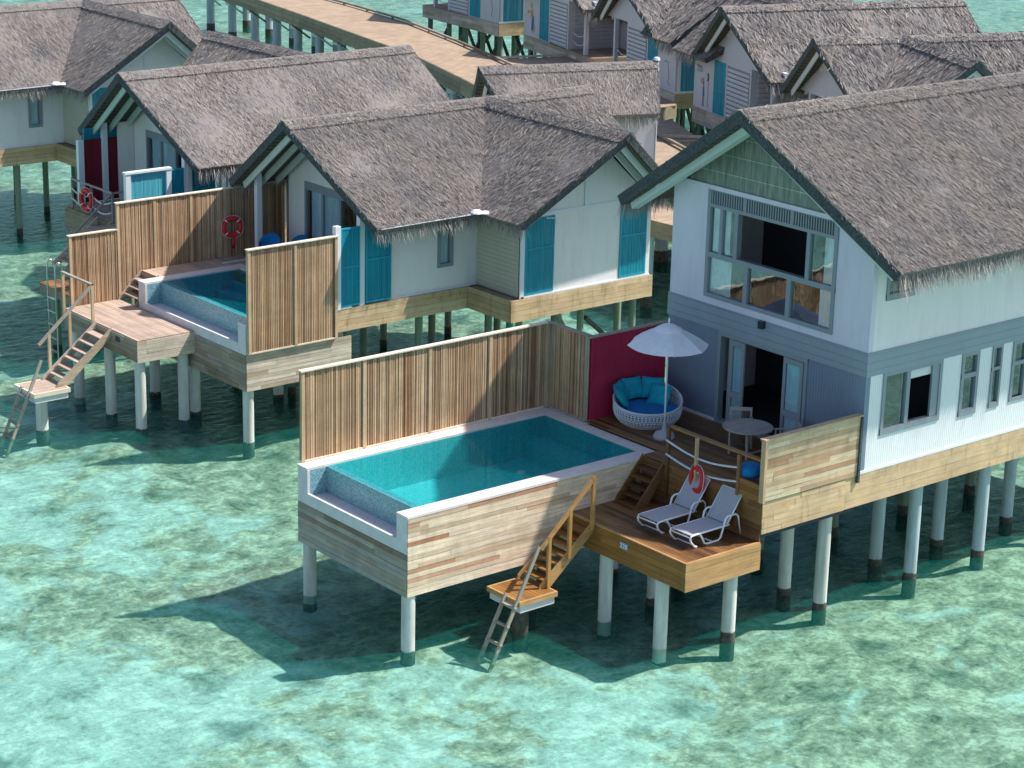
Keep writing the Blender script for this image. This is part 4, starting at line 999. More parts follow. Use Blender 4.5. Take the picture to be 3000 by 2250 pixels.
for (x, y, z0, z1) in ((2.98, 19.98, 2.6, 3.95), (2.2, 19.98, 2.05, 3.25), (1.5, 19.98, 1.45, 2.65), (2.98, 21.8, 2.6, 3.95)):
    mb = MB(); a = P_(x, y, z0); mb.box(a[0] - .04, a[1] - .035, a[2], a[0] + .04, a[1] + .035, a[2] + z1 - z0); mb.build('handrail_post', 'post_wood', tr_)
mb = MB(); mb.bar(P_(3.02, 19.98, 3.98), P_(1.15, 19.98, 2.38), .06, .09); mb.build('handrail', 'grey_post', tr_)
mb = MB(); mb.bar(P_(2.98, 19.95, 3.97), P_(2.98, 21.85, 3.97), .09, .05); mb.build('handrail', 'grey_post', tr_)
platform('small weathered platform below the left-hand stairs', .30, 1.48, 18.70, 19.98, 1.32, 'deck_pink', 'cap', .82, 19.3)
ladder('boarding_ladder', 'weathered ladder leaning into the water from the left-hand platform', (.30, 19.0, 1.32), (-.75, 19.0, -1.0), .5, yhi=1.0, nr=6)

# ------------------------------------------------------------------ fences
f = thing('slatted_fence', 'long sunlit fence of narrow upright slats behind the long pool', 'fence')
slat_fence(f, 'y', 4.45, .10, 7.78, 3.36, 5.67, posts=(.15, 1.95, 3.96, 5.88, 7.74))
rebase(f, (3.9, 4.45, 3.35))
f = thing('slatted_fence', 'short shaded return of the slatted fence meeting the crimson fence', 'fence')
slat_fence(f, 'x', 7.82, 2.86, 4.44, 3.38, 5.67, posts=(2.92,), cap='cap_shade_y', postmat='grey_post')
q = MB(); q.box(7.78, 4.36, 3.34, 7.88, 4.49, 5.64); q.build('post', 'grey_post', f); q = MB(); q.box(7.725, 2.77, 2.9, 8.0, 4.50, 3.335); q.build('plinth', 'coping', f); rebase(f, (7.85, 3.6, 3.35))
f = thing('crimson_fence', 'crimson boarded fence behind the round woven daybed', 'fence')
mb = MB(); x = 7.88
while x < 10.42: mb.box(x, 2.80, 3.40, x + .062, 2.83, 5.60); x += .068
mb.build('boards', 'crimson', f); mb = MB(); mb.box(7.86, 2.83, 3.4, 10.44, 2.86, 5.6); mb.build('backing', 'maroon', f)
mb = MB(); mb.box(7.80, 2.77, 5.60, 10.44, 2.89, 5.65); mb.build('top_rail', 'cap_shade_y', f)
rebase(f, (9, 2.83, 3.4))
f = thing('slatted_screen', 'free-standing two-bay screen of upright slats in front of the shorter pool', 'fence')
slat_fence(f, 'y', 14.53, 5.02, 8.14, 2.76, 5.89, posts=(5.07, 6.66, 8.09), irregular=False, backing=False, dense=.060)
rebase(f, (6.6, 14.6, 2.76))
f = thing('slatted_fence', 'tall slatted fence beside the shorter pool with a life ring hung on it', 'fence')
slat_fence(f, 'y', 21.92, 4.95, 11.15, 2.78, 5.87, posts=(5.0, 6.3, 7.62, 8.9, 10.05, 11.1)); rebase(f, (8, 21.9, 2.8))
f = thing('slatted_fence', 'low slatted fence at the far left of the pale deck, beside the steel ladder', 'fence')
slat_fence(f, 'y', 21.92, 3.28, 4.93, 2.72, 5.05, posts=(3.33,)); rebase(f, (4.1, 21.9, 2.8))
f = thing('slatted_fence', 'shaded slatted fence behind the porch post of the middle villa', 'fence')
slat_fence(f, 'x', 11.2, 19.3, 21.86, 3.62, 5.85, posts=(), cap='cap_shade_y'); rebase(f, (11.2, 20.5, 3.6))

# ------------------------------------------------------------------ furniture on the first villa
def lounger(label, x, y, z, rz=0):
    t = thing('sun_lounger', label, 'sun lounger', (x, y, z), rz, 'white and grey sun loungers')
    W = .33; hz = .33
    for sy in (-1, 1):
        yy = sy * W
        mb = MB(); mb.tube([(1.27, yy, hz), (.2, yy, hz), (.03, yy, hz - .01), (0, yy, hz - .07), (.03, yy, hz - .16), (.16, yy * .98, .03), (.24, yy * .95, .015)], .024, 8); mb.build('side_rail', 'metal_white', t, True)
        mb = MB(); mb.tube([(.30, yy * 1.0, hz), (.36, yy, hz - .08), (.47, yy, .05), (.56, yy, .02), (.92, yy, .02), (1.0, yy, .07), (1.12, yy * 1.05, .50), (1.19, yy * 1.05, .56), (1.46, yy * 1.05, .56), (1.54, yy * 1.05, .50), (1.67, yy, .02)], .024, 8)
        mb.build('leg', 'metal_white', t, True)
    for x_, z_ in ((.01, hz - .05), (1.24, hz), (.24, .02), (.75, .02)): mb = MB(); mb.tube([(x_, -W, z_), (x_, W, z_)], .018, 8); mb.build('cross_bar', 'metal_white', t, True)
    mb = MB(); mb.box(.02, -W + .015, hz + .004, 1.25, W - .015, hz + .016); mb.build('seat', 'sling', t)
    a = Vector((1.20, 0, hz + .02)); d = Vector((.58, 0, .81)).normalized(); L = .84
    fr = MB()
    for sy in (-1, 1): fr.tube([a + Vector((0, sy * W, 0)), a + d * L + Vector((0, sy * W, 0))], .018, 8)
    fr.tube([a + d * L + Vector((0, -W, 0)), a + d * L + Vector((0, W, 0))], .018, 8); fr.tube([a + d * .45 + Vector((0, .2, 0)), (1.56, .2, .50)], .012, 6); fr.build('back_frame', 'metal_white', t, True)
    n = Vector((-.8, 0, .6)); mb = MB(); mb.obox(a + d * (L / 2) + n * .01, d * (L / 2 - .01), Vector((0, W - .015, 0)), n * .006); mb.build('backrest', 'sling', t)
    return t
lounger('sun lounger with its backrest raised, next to the dark steps', 5.45, -2.10, 2.425, 0.02)
lounger('sun lounger with its backrest raised, nearest the outer corner of the deck', 5.47, -3.20, 2.425, 0.02)

def parasol():
    t = thing('parasol', 'open white parasol standing at the end of the daybed', 'parasol', (8.43, .60, 3.42))
    MB().lathe([(0, 0), (.27, 0), (.28, .06), (.22, .16), (.07, .20), (.05, .34), (0, .34)], (0, 0, 0), 20, .5).build('base', 'sling', t, True)
    MB().tube([(0, 0, .2), (0, 0, 3.05)], .024, 10).build('pole', 'metal_white', t, True)
    n = 8; vs = []; R0 = 1.03
    rings = ((.30, 2.86), (.55, 2.74), (.8, 2.60), (R0, 2.44)); off = .2
    for k, (r, z) in enumerate(rings):
        for j in range(n * 4):
            a = 2 * math.pi * j / (n * 4) + off; q = (j % 4) / 4; sagr = math.cos(math.pi / n) / math.cos((q - .5) * 2 * math.pi / n) if q else 1
            rr = r * (math.cos(math.pi / n) / math.cos(((j % 4) / 4 - .5) * 2 * math.pi / n)); zz = z - .03 * math.sin(math.pi * q) * k / 3
            vs.append((rr * math.cos(a), rr * math.sin(a), zz))
    m = n * 4; fs = [(i * m + j, i * m + (j + 1) % m, (i + 1) * m + (j + 1) % m, (i + 1) * m + j) for i in range(3) for j in range(m)]
    c = MB(); c.add(vs, fs, .5); c.build('canopy', 'canvas', t)
    c = MB(); vs = []
    for (r, z) in ((0, 3.0), (.16, 2.96), (.34, 2.86), (.36, 2.81)):
        for j in range(16):
            a = 2 * math.pi * j / 16 + off; vs.append((r * math.cos(a), r * math.sin(a), z))
    c.add(vs, [(i * 16 + j, i * 16 + (j + 1) % 16, (i + 1) * 16 + (j + 1) % 16, (i + 1) * 16 + j) for i in range(3) for j in range(16)], .5); c.build('vent_cap', 'canvas', t, True)
    MB().lathe([(0, .14), (.02, .12), (.028, .06), (.02, 0), (0, 0)], (0, 0, 3.0), 8).build('finial', 'metal_white', t, True)
    for k in range(8):
        a = 2 * math.pi * k / 8 + off; mb = MB(); mb.tube([(.05 * math.cos(a), .05 * math.sin(a), 2.88), (R0 * .97 * math.cos(a), R0 * .97 * math.sin(a), 2.42)], .01, 5); mb.build('rib', 'metal_white', t)
parasol()

def pillow_mesh(s=.29, t=.09):
    mb = MB(); n = 9; vs = []; 
    for side in (1, -1):
        for j in range(n):
            for i in range(n):
                u, v = -1 + 2 * i / (n - 1), -1 + 2 * j / (n - 1); h = ((1 - u ** 4) * (1 - v ** 4)) ** .5; pin = 1 - .07 * (1 - abs(u * v)) * (max(abs(u), abs(v)) ** 3)
                vs.append((u * s * pin, v * s * pin, side * t * h))
    fs = [(j * n + i, j * n + i + 1, (j + 1) * n + i + 1, (j + 1) * n + i) for j in range(n - 1) for i in range(n - 1)]
    fs += [tuple(q + n * n for q in f[::-1]) for f in fs]; mb.add(vs, fs, .5); return mb

def daybed():
    cx, cy, z = 8.95, 1.80, 3.42
    t = thing('daybed', 'round white woven daybed with a bright blue seat cushion by the crimson fence', 'daybed', (cx, cy, z))
    bx, by = .64, .77   # direction towards the high back
    n = 72; prof = [(.62, .0), (.74, .08), (.84, .22), (.88, .38), (.87, .5), (.86, 1.0)]
    def rim(a): return .47 + .38 * max(0, .5 + .5 * (math.cos(a) * bx + math.sin(a) * by)) ** 1.3
    def pt(a, v):
        zt = rim(a); zz = zt * v; 
        if zz < .38: r = np.interp(zz, [0, .08, .22, .38], [.62, .74, .84, .88])
        else: r = .88 - .03 * (zz - .38)
        return (r * math.cos(a), r * math.sin(a), zz)
    # open weave: diamond lattice of strands in both diagonals plus hoops
    mb = MB(); K = 56; rows = 9
    for k in range(K):
        a0 = 2 * math.pi * k / K
        for sg in (1, -1):
            pts = [pt(a0 + sg * .16 * j / rows * 1.0, j / rows) for j in range(rows + 1)]
            mb.tube(pts, .013, 4)
    for j in range(1, rows):
        pts = [pt(2 * math.pi * i / n, j / rows) for i in range(n)]; mb.tube(pts, .011, 4, True)
    mb.build('woven_shell', 'rattan', t)
    mb = MB(); mb.tube([pt(2 * math.pi * i / n, 1.0) for i in range(n)], .03, 8, True); mb.tube([pt(2 * math.pi * i / n, .01) for i in range(n)], .02, 6, True); mb.build('rim', 'rattan', t, True)
    mb = MB(); mb.lathe([(0, .02), (.60, .02), (.70, .1), (.79, .24), (.80, .28), (0, .28)], (0, 0, 0), 40); mb.build('inner_lining', 'lamp', t)
    mb = MB(); mb.lathe([(0, .45), (.5, .45), (.70, .44), (.79, .40), (.81, .34), (.79, .29), (0, .28)], (0, 0, 0), 40); mb.build('seat_cushion', 'blue', t, True)
    pill = [('square teal cushion at the left edge of the daybed', (-.60, .36, .72), 75, -105), ('teal cushion half hidden behind the leftmost one on the daybed', (-.36, .60, .74), 74, -75), 
            ('teal cushion at the middle of the daybed back', (.10, .66, .76), 76, -48), ('teal cushion behind the parasol pole, at the back of the daybed', (.50, .40, .76), 72, -20), ('teal cushion lying forward on the daybed, under the parasol pole', (.42, .02, .68), 60, -20)]
    for lab, (px, py, pz), tilt, yaw in pill:
        o = pillow_mesh().build('cushion', 'teal_fabric', None, True); tag(o, lab, 'cushion', 'teal cushions on the round daybed')
        o.location = (cx + px, cy + py, z + pz - .02)
        # stand the cushion facing the middle of the seat
        inward = Vector((-px, -py, .45)).normalized()
        if 'forward' in lab: inward = Vector((-.75, -.35, .62)).normalized()
        o.rotation_euler = inward.to_track_quat('Z', 'Y').to_euler()
daybed()

def table():
    t = thing('round_table', 'round slatted teak table in front of the open glass doors', 'table', (9.25, -1.50, 3.42))
    mb = MB(); r = .60; w = .085; y = -r
    while y < r - .01:
        y1 = min(r, y + w); ym = (y + y1) / 2; hx = math.sqrt(max(.0, r * r - ym * ym)); mb.box(-hx, y + .003, .70, hx, y1 - .003, .735); y = y1
    mb.tube([(r * math.cos(a), r * math.sin(a), .716) for a in np.linspace(0, 2 * math.pi, 41)[:-1]], .024, 6, True)
    mb.build('tabletop', 'teak', t)
    for sx, sy in ((-1, -1), (1, -1), (1, 1), (-1, 1)):
        mb = MB(); mb.box(sx * .30 - .025, sy * .30 - .025, 0, sx * .30 + .025, sy * .30 + .025, .70); mb.build('leg', 'teak', t)
    mb = MB(); mb.box(-.30, -.32, .62, .30, -.28, .70); mb.box(-.30, .28, .62, .30, .32, .70); mb.box(-.32, -.28, .62, -.28, .28, .70); mb.box(.28, -.28, .62, .32, .28, .70); mb.box(-.3, -.31, .12, .3, -.27, .16); mb.build('apron', 'teak', t)
table()
def chair(label, x, y, rz):
    t = thing('garden_chair', label, 'chair', (x, y, 3.42), rz, 'teak chairs around the round table')   # faces local -x
    for sx, sy in ((-1, -1), (-1, 1)):
        mb = MB(); mb.box(sx * .24 - .02, sy * .26 - .02, 0, sx * .24 + .02, sy * .26 + .02, .64); mb.build('leg', 'teak', t)
    for sy in (-1, 1):
        mb = MB(); mb.bar((.22, sy * .26, 0), (.30, sy * .26, .88), .04, .04); mb.build('leg', 'teak', t)
        mb = MB(); mb.bar((-.28, sy * .26, .66), (.28, sy * .26, .68), .06, .025); mb.build('armrest', 'teak', t)
    mb = MB()
    for k in range(7): mb.box(-.25, -.26 + k * .075, .42, .24, -.26 + k * .075 + .062, .44)
    mb.build('seat', 'teak', t)
    mb = MB(); mb.bar((.297, -.28, .86), (.297, .28, .86), .03, .09); mb.bar((.25, -.26, .50), (.25, .26, .50), .03, .05)
    for k in range(10): mb.bar((.253, -.225 + k * .05, .50), (.292, -.225 + k * .05, .83), .022, .012)
    mb.build('backrest', 'teak', t)
chair('garden chair behind the round table, its slatted back against the dark doorway', 9.62, -.90, R(48))
chair('garden chair turned sideways at the right of the round table, arms showing', 9.85, -2.25, R(-38))
o = MB()
o.lathe([(0, 0), (.20, .0), (.27, .05), (.29, .14), (.27, .24), (.2, .30), (0, .33)], (0, 0, 0), 24); po = o.build('pouf', 'blue', None, True); po.location = (7.45, -3.42, 3.78)
tag(po, 'bright blue pouf tucked behind the pale board screen', 'pouf')
life_ring('life ring hanging from a post of the rope railing above the loungers', (6.99, -2.12, 3.42), (-1, .30, .12), .28, .07, False)
life_ring('life ring on the tall slatted fence, above the shorter pool', (9.02, 21.72, 4.62), (-.25, -1, .05), .28, .07)
mb = MB(); mb.tube([(9.0, 21.6, 4.3), (9.0, 21.62, 4.05), (9.03, 21.66, 3.95), (9.05, 21.7, 4.1)], .05, 8); o = mb.build('rope_bag', 'red', None, True); tag(o, 'small red rope bag dangling under the life ring on the slatted fence', 'rope bag')
life_ring('life ring on the rope railing in front of the crimson panels', (8.14, 29.75, 4.12), (-1, -.1, .05), .32, .09)

# two round-backed blue chairs on the porch of the middle villa
for i, (x, y, lab) in enumerate(((9.55, 20.35, 'blue round-backed chair on the porch of the middle villa, nearer its corner post'), (10.15, 19.55, 'blue round-backed chair on the porch, beside the grey glass doors of the middle villa'))):
    t = thing('lounge_chair', lab, 'chair', (x, y, 3.62), R(40), 'blue round-backed porch chairs')
    MB().lathe([(0, .36), (.28, .36), (.33, .40), (.30, .46), (0, .47)], (0, 0, 0), 20).build('seat', 'blue', t, True)
    mb = MB(); pts = []; vs = []; n = 14
    for k in range(n + 1):
        a = R(-85 + 170 * k / n); zt = .95 - .28 * abs(k / n - .5) ** 1.5 * 2.8
        for z in (.42, zt): vs.append((.36 * math.cos(a), .36 * math.sin(a), z))
        for z in (.42, zt): vs.append((.31 * math.cos(a), .31 * math.sin(a), z))
    fs = []
    for k in range(n): b = k * 4; fs += [(b, b + 4, b + 5, b + 1), (b + 2, b + 3, b + 7, b + 6), (b + 1, b + 5, b + 7, b + 3)]
    mb.add(vs, fs, .5); mb.build('backrest', 'blue', t, True)
    for k in range(4):
        a = R(45 + 90 * k); mb = MB(); mb.tube([(.22 * math.cos(a), .22 * math.sin(a), .37), (.27 * math.cos(a), .27 * math.sin(a), 0)], .018, 6); mb.build('leg', 'grey_post', t)

# ------------------------------------------------------------------ terrace of the crimson/teal villa (V3)
def terrace3():
    t = thing('terrace', 'small stilted terrace with grey boards below the crimson panels', 'terrace')
    c = MB(); c.box(6.97, 24.88, 2.75, 8.2, 27.95, 3.56); c.build('substructure', 'dark', t)
    d = MB(); decking(d, 6.95, 24.85, 8.22, 28.0, 3.60, .14, 'y'); d.build('decking', 'deck_pink_y', t)
    f = MB(); boards(f, (6.95, 28.0), (6.95, 24.85), 2.70, 3.57, .15, .024, (2, 4)); f.build('fascia', 'jetty_fascia', t)
    f = MB(); boards(f, (8.19, 31.4), (8.19, 28.0), 2.75, 3.58, .15, .024, (2, 4)); f.build('fascia', 'jetty_fascia', t)
    for y in (25.2, 27.6): pile(t, 7.2, y, 2.8, .13, 'pile_green', .2)
    rebase(t, (7.6, 27, 0))
    p = thing('teal_screen', 'teal slatted screen with a white post and cap beside the small stilted terrace', 'fence')
    for x in (6.98, 8.50): q = MB(); q.box(x - .09, 24.72, 3.6, x + .09, 24.88, 6.02); q.build('post', 'trim', p)
    q = MB(); q.box(6.86, 24.70, 6.02, 8.6, 24.90, 6.09); q.build('top_rail', 'trim', p)
    shutter(p, 'y', 24.80, 7.08, 8.42, 3.64, 6.0, -1, 'teal_sunlit', (), .05, 'panel', 'teal_sunlit')
    shutter(p, 'y', 24.80, 8.60, 9.2, 3.64, 6.0, -1, 'teal', (), .05, 'panel')
    q = MB(); q.box(9.21, 24.74, 3.6, 9.38, 24.86, 6.4); q.build('post', 'trim', p)
    shutter(p, 'y', 24.80, 9.40, 10.3, 3.64, 6.3, -1, 'teal', (), .05, 'panel')
    rebase(p, (8, 24.8, 3.6))
    p = thing('crimson_screen', 'dark crimson boarded screen with a white end post at the far left', 'fence')
    q = MB(); x = 8.92
    while x < 10.7: q.box(x, 31.30, 3.62, x + .09, 31.33, 5.86); x += .10
    q.build('boards', 'maroon', p)
    q = MB(); q.box(8.68, 31.22, 3.3, 8.90, 31.38, 5.88); q.build('post', 'trim', p)
    q = MB(); q.box(8.9, 31.34, 3.62, 10.75, 31.37, 5.82); q.build('backing', 'maroon', p)
    shutter(p, 'y', 31.42, 9.0, 10.75, 3.64, 6.25, -1, 'teal', (), .05, 'panel')
    rebase(p, (8.8, 31.3, 3.6))
    p = thing('rope_railing', 'grey railing with white ropes around the small stilted terrace', 'railing')
    for y in (31.0, 29.6, 28.15): q = MB(); q.box(8.24, y - .04, 3.5, 8.31, y + .04, 4.62); q.build('post', 'grey_post', p)
    q = MB(); q.bar((8.27, 31.0, 4.62), (8.27, 28.15, 4.62), .08, .05); q.bar((8.27, 28.15, 4.62), (8.75, 28.15, 4.62), .08, .05); q.build('top_rail', 'grey_post', p)
    for z in (4.3, 3.95):
        for (a, b) in ((31.0, 29.6), (29.6, 28.15)):
            q = MB(); q.tube([(8.25, a + (b - a) * k / 10, z - .17 * math.sin(math.pi * k / 10)) for k in range(11)], .03, 6); q.build('rope', 'rope', p, True)
    rebase(p, (8.27, 29.6, 3.6))
    tt, PP = stairs('staircase', 'steps with a thin grey handrail going down from the small stilted terrace', 8.16, 3.58, 6.5, 2.2, 28.15, 29.05, 6, 'deck_pink_y', 'clad_grey')
    q = MB(); q.bar(PP(8.25, 28.12, 4.62), PP(6.45, 28.12, 3.15), .07, .06); q.build('handrail', 'grey_post', tt)
    t = thing('landing_platform', 'reddish platform half hidden behind the low slatted fence', 'platform', group='small landing platforms above the water')
    q = MB(); decking(q, 4.9, 25.0, 6.4, 27.2, 2.2, .13, 'y'); q.build('decking', 'riser', t); q = MB(); q.box(4.92, 25.02, 1.9, 6.38, 27.18, 2.16); q.build('edge_board', 'clad_grey_shade_y', t)
    pile(t, 5.3, 25.6, 1.95, .14, 'pile_white', .1); pile(t, 5.3, 26.8, 1.95, .14, 'pile_green', .1); rebase(t, (5.6, 26, 0))
    t = thing('steel_ladder', 'tall steel boarding ladder with curved tops behind the low slatted fence', 'ladder')
    for y in (25.55, 26.1):
        q = MB(); q.tube([(4.95, y, 2.4), (4.93, y, 3.0), (4.86, y, 3.18), (4.76, y, 3.22), (4.68, y, 3.12), (4.66, y, 2.9), (4.66, y, -.6)], .026, 8); q.build('rail', 'steel', t, True)
    for z in (2.0, 1.55, 1.1, .65, .2): q = MB(); q.box(4.62, 25.55, z - .02, 4.70, 26.1, z + .02); q.build('rung', 'steel', t)
    rebase(t, (4.66, 25.8, 0))
terrace3()

# ------------------------------------------------------------------ small thatched entrance building behind the middle villa
def entry():
    root = thing('thatched_entrance', 'small thatched building with a pinkish wall, between the middle villa and the boardwalk', 'entrance building', (26.0, 25.03, 0), R(-19.8))
    LX = 3.25
    w = MB(); w.box(-2.6, -1.45, 3.3, 2.95, 1.45, 6.4)
    w.plate([(-2.6, -1.45, 6.4), (-2.6, 1.45, 6.4), (-2.6, 0, 7.5)], (.1, 0, 0), .5); w.build('wall', 'lilac', root)
    q = MB(); q.box(2.955, -1.5, 3.3, 2.99, 1.5, 6.0); q.build('side_boarding', 'white_groove', root)
    roof_gable(root, (-3.6, 0, 8.0), (3.5, 0, 8.0), (-3.1, -2.2, 6.45), (2.75, -2.2, 6.45), (-3.1, 2.2, 6.45), (3.5, 2.2, 6.45), 420, rafters=1, barge='trim', fdens=170, fln=.5)
    q = MB(); q.lathe([(0, .12), (.1, .1), (.15, 0), (0, -.02)], (3.5, 0, 8.06), 8); q.bar((3.54, 0, 8.0), (3.54, -.05, 7.65), .1, .04); q.build('ridge_flashing', 'plastic_white', root)
    fl = MB(); fl.box(-2.9, -1.8, 2.8, 3.1, 1.8, 3.3); fl.build('floor_frame', 'pine', root)
    for x in (-2.4, 0, 2.6):
        for y in (-1.5, 1.5): pile(root, x, y, 2.85, .12, 'pile_green', .2)
entry()

# ------------------------------------------------------------------ boardwalk
def boardwalk():
    t = thing('boardwalk', 'wide curving wooden boardwalk on concrete legs', 'boardwalk')
    Lf = [(47.5, 88), (45.2, 76.5), (43.9, 70), (42.5, 63.6), (40.5, 54.3), (38.2, 47.3), (35.6, 40), (33.0, 33), (30.6, 26.5), (28.4, 21.0), (26.6, 16)]
    Rt = [(51.5, 88), (49.0, 76.0), (48.3, 70.5), (47.2, 64), (45.1, 56.7), (43.2, 50.7), (40.4, 42.5), (37.8, 35.2), (35.6, 29.4), (33.2, 23.6), (31.4, 18)]
    z = 3.25
    d = MB(); fl = MB(); kb = MB(); un = MB()
    for i in range(len(Lf) - 1):
        a, b, c, e = Vector((*Lf[i], z)), Vector((*Lf[i + 1], z)), Vector((*Rt[i + 1], z)), Vector((*Rt[i], z))
        n = max(2, int((a - b).length / .17))
        for k in range(n):
            t0, t1 = (k + .03) / n, (k + .97) / n
            p = [a.lerp(b, t0), a.lerp(b, t1), e.lerp(c, t1), e.lerp(c, t0)]
            m0 = random.uniform(.35, .65)
            q0, q1 = p[0].lerp(p[3], m0), p[1].lerp(p[2], m0)
            d.plate([p[0], p[1], q1, q0], (0, 0, -.03)); d.plate([q0, q1, p[2], p[3]], (0, 0, -.03))
        un.plate([a.lerp(e, .02), b.lerp(c, .02), b.lerp(c, .98), a.lerp(e, .98)], (0, 0, -.16)) if False else None
        for q in range(3):
            zz = z - .02 - q * .26
            fl.bar(a + Vector((-.02, 0, -.15 - q * .265)), b + Vector((-.02, 0, -.15 - q * .265)), .05, .255)
            fl.bar(e + Vector((.02, 0, -.15 - q * .265)), c + Vector((.02, 0, -.15 - q * .265)), .05, .255)
        skip = i == 5
        kb.bar(e.lerp(a, .03) + Vector((0, 0, .14)), c.lerp(b, .03) + Vector((0, 0, .14)), .12, .10)
        for s_ in range(int((e - c).length / 2.2)):
            pp = e.lerp(c, (s_ + .5) / max(1, int((e - c).length / 2.2))); kb.box(pp.x - .16, pp.y - .06, z, pp.x - .02, pp.y + .06, z + .1)
    d.build('decking', 'jetty_deck', t); fl.build('fascia', 'jetty_fascia', t); kb.build('kerb_rail', 'clad_grey_shade_y', t)
    for i in range(len(Lf) - 1):
        a, b, c, e = Vector((*Lf[i], 0)), Vector((*Lf[i + 1], 0)), Vector((*Rt[i + 1], 0)), Vector((*Rt[i], 0))
        n = max(1, int((a - b).length / 3.0))
        for k in range(n):
            f = (k + .5) / n; p, q = a.lerp(b, f), e.lerp(c, f); dd = (q - p).normalized()
            bm = MB(); pp = p + dd * .3; qq = q - dd * .3
            bm.bar(Vector((pp.x, pp.y, 2.32)), Vector((qq.x, qq.y, 2.32)), .5, .42); bm.build('cross_beam', 'concrete', t)
            for w in (.16, .84): r = p.lerp(q, w); pile(t, r.x, r.y, 2.2, .26, 'pile_blue', .45)
            br = MB(); br.bar(Vector((p.x + .05, p.y + .0, 2.55)), Vector((pp.x + dd.x * .9 + .9, pp.y - 1.1, 1.2)), .07, .07) if False else br.bar(Vector((p.x, p.y, 2.5)), Vector((p.x + dd.x * .5, p.y - 1.5, 1.75)), .08, .08); br.build('brace', 'pile_blue', t)
    rebase(t, (40, 52, 0))
    # side decks in front of the far villas
    def side(label, poly, z=3.25, kerb=()):
        t = thing('walkway_landing', label, 'walkway')
        c = MB(); c.prism(poly, z - .62, z - .045, .5); c.build('substructure', 'jetty_fascia', t)
        # boards clipped crudely to the polygon by rows
        d = MB(); ys = [p[1] for p in poly]; y = min(ys)
        while y < max(ys) - .02:
            ym = y + .08; xs = []
            for i in range(len(poly)):
                (xa, ya), (xb, yb) = poly[i], poly[(i + 1) % len(poly)]
                if (ya - ym) * (yb - ym) < 0: xs.append(xa + (xb - xa) * (ym - ya) / (yb - ya))
            xs.sort()
            for x0, x1 in zip(xs[::2], xs[1::2]): d.box(x0, y + .004, z - .04, x1, y + .156, z)
            y += .16
        d.build('decking', 'jetty_deck', t)
        for (p, q) in kerb: k = MB(); k.bar((*p, z + .1), (*q, z + .1), .12, .1); k.build('kerb_rail', 'clad_grey', t)
        for i, p in enumerate(poly): pile(t, p[0] * .93 + sum(q[0] for q in poly) / len(poly) * .07, p[1] * .93 + sum(q[1] for q in poly) / len(poly) * .07, z - .6, .2, 'pile_blue', .4)
        rebase(t, (poly[0][0], poly[0][1], 0))
    side('timber landing with a low kerb leading from the boardwalk to the far villas', [(37.9, 35.3), (43.25, 50.9), (48.4, 49.4), (46.3, 43.0), (43.6, 40.0), (42.2, 36.2)], 3.255, [((43.25, 50.8), (48.3, 49.35))])
    side('timber landing glimpsed between the middle villa and the two-storey villa', [(25.3, 16.5), (25.1, 19.5), (27.1, 22.0), (28.7, 21.5), (26.8, 16.2)], 3.26)
    side('timber landing behind the crest of the two-storey villa roof', [(35.7, 29.5), (37.7, 34.9), (39.3, 33.4), (37.2, 29.3)], 3.24, [((36.1, 30.6), (37.4, 29.5))])
boardwalk()

# ------------------------------------------------------------------ far villas across the boardwalk
def slats_h(mb, a0, a1, z0, z1, s, b0=-.02):
    z = z0
    while z < z1:
        mb.box(s * a0, b0, z, s * a1, b0 + .05, z + .135); z += .20

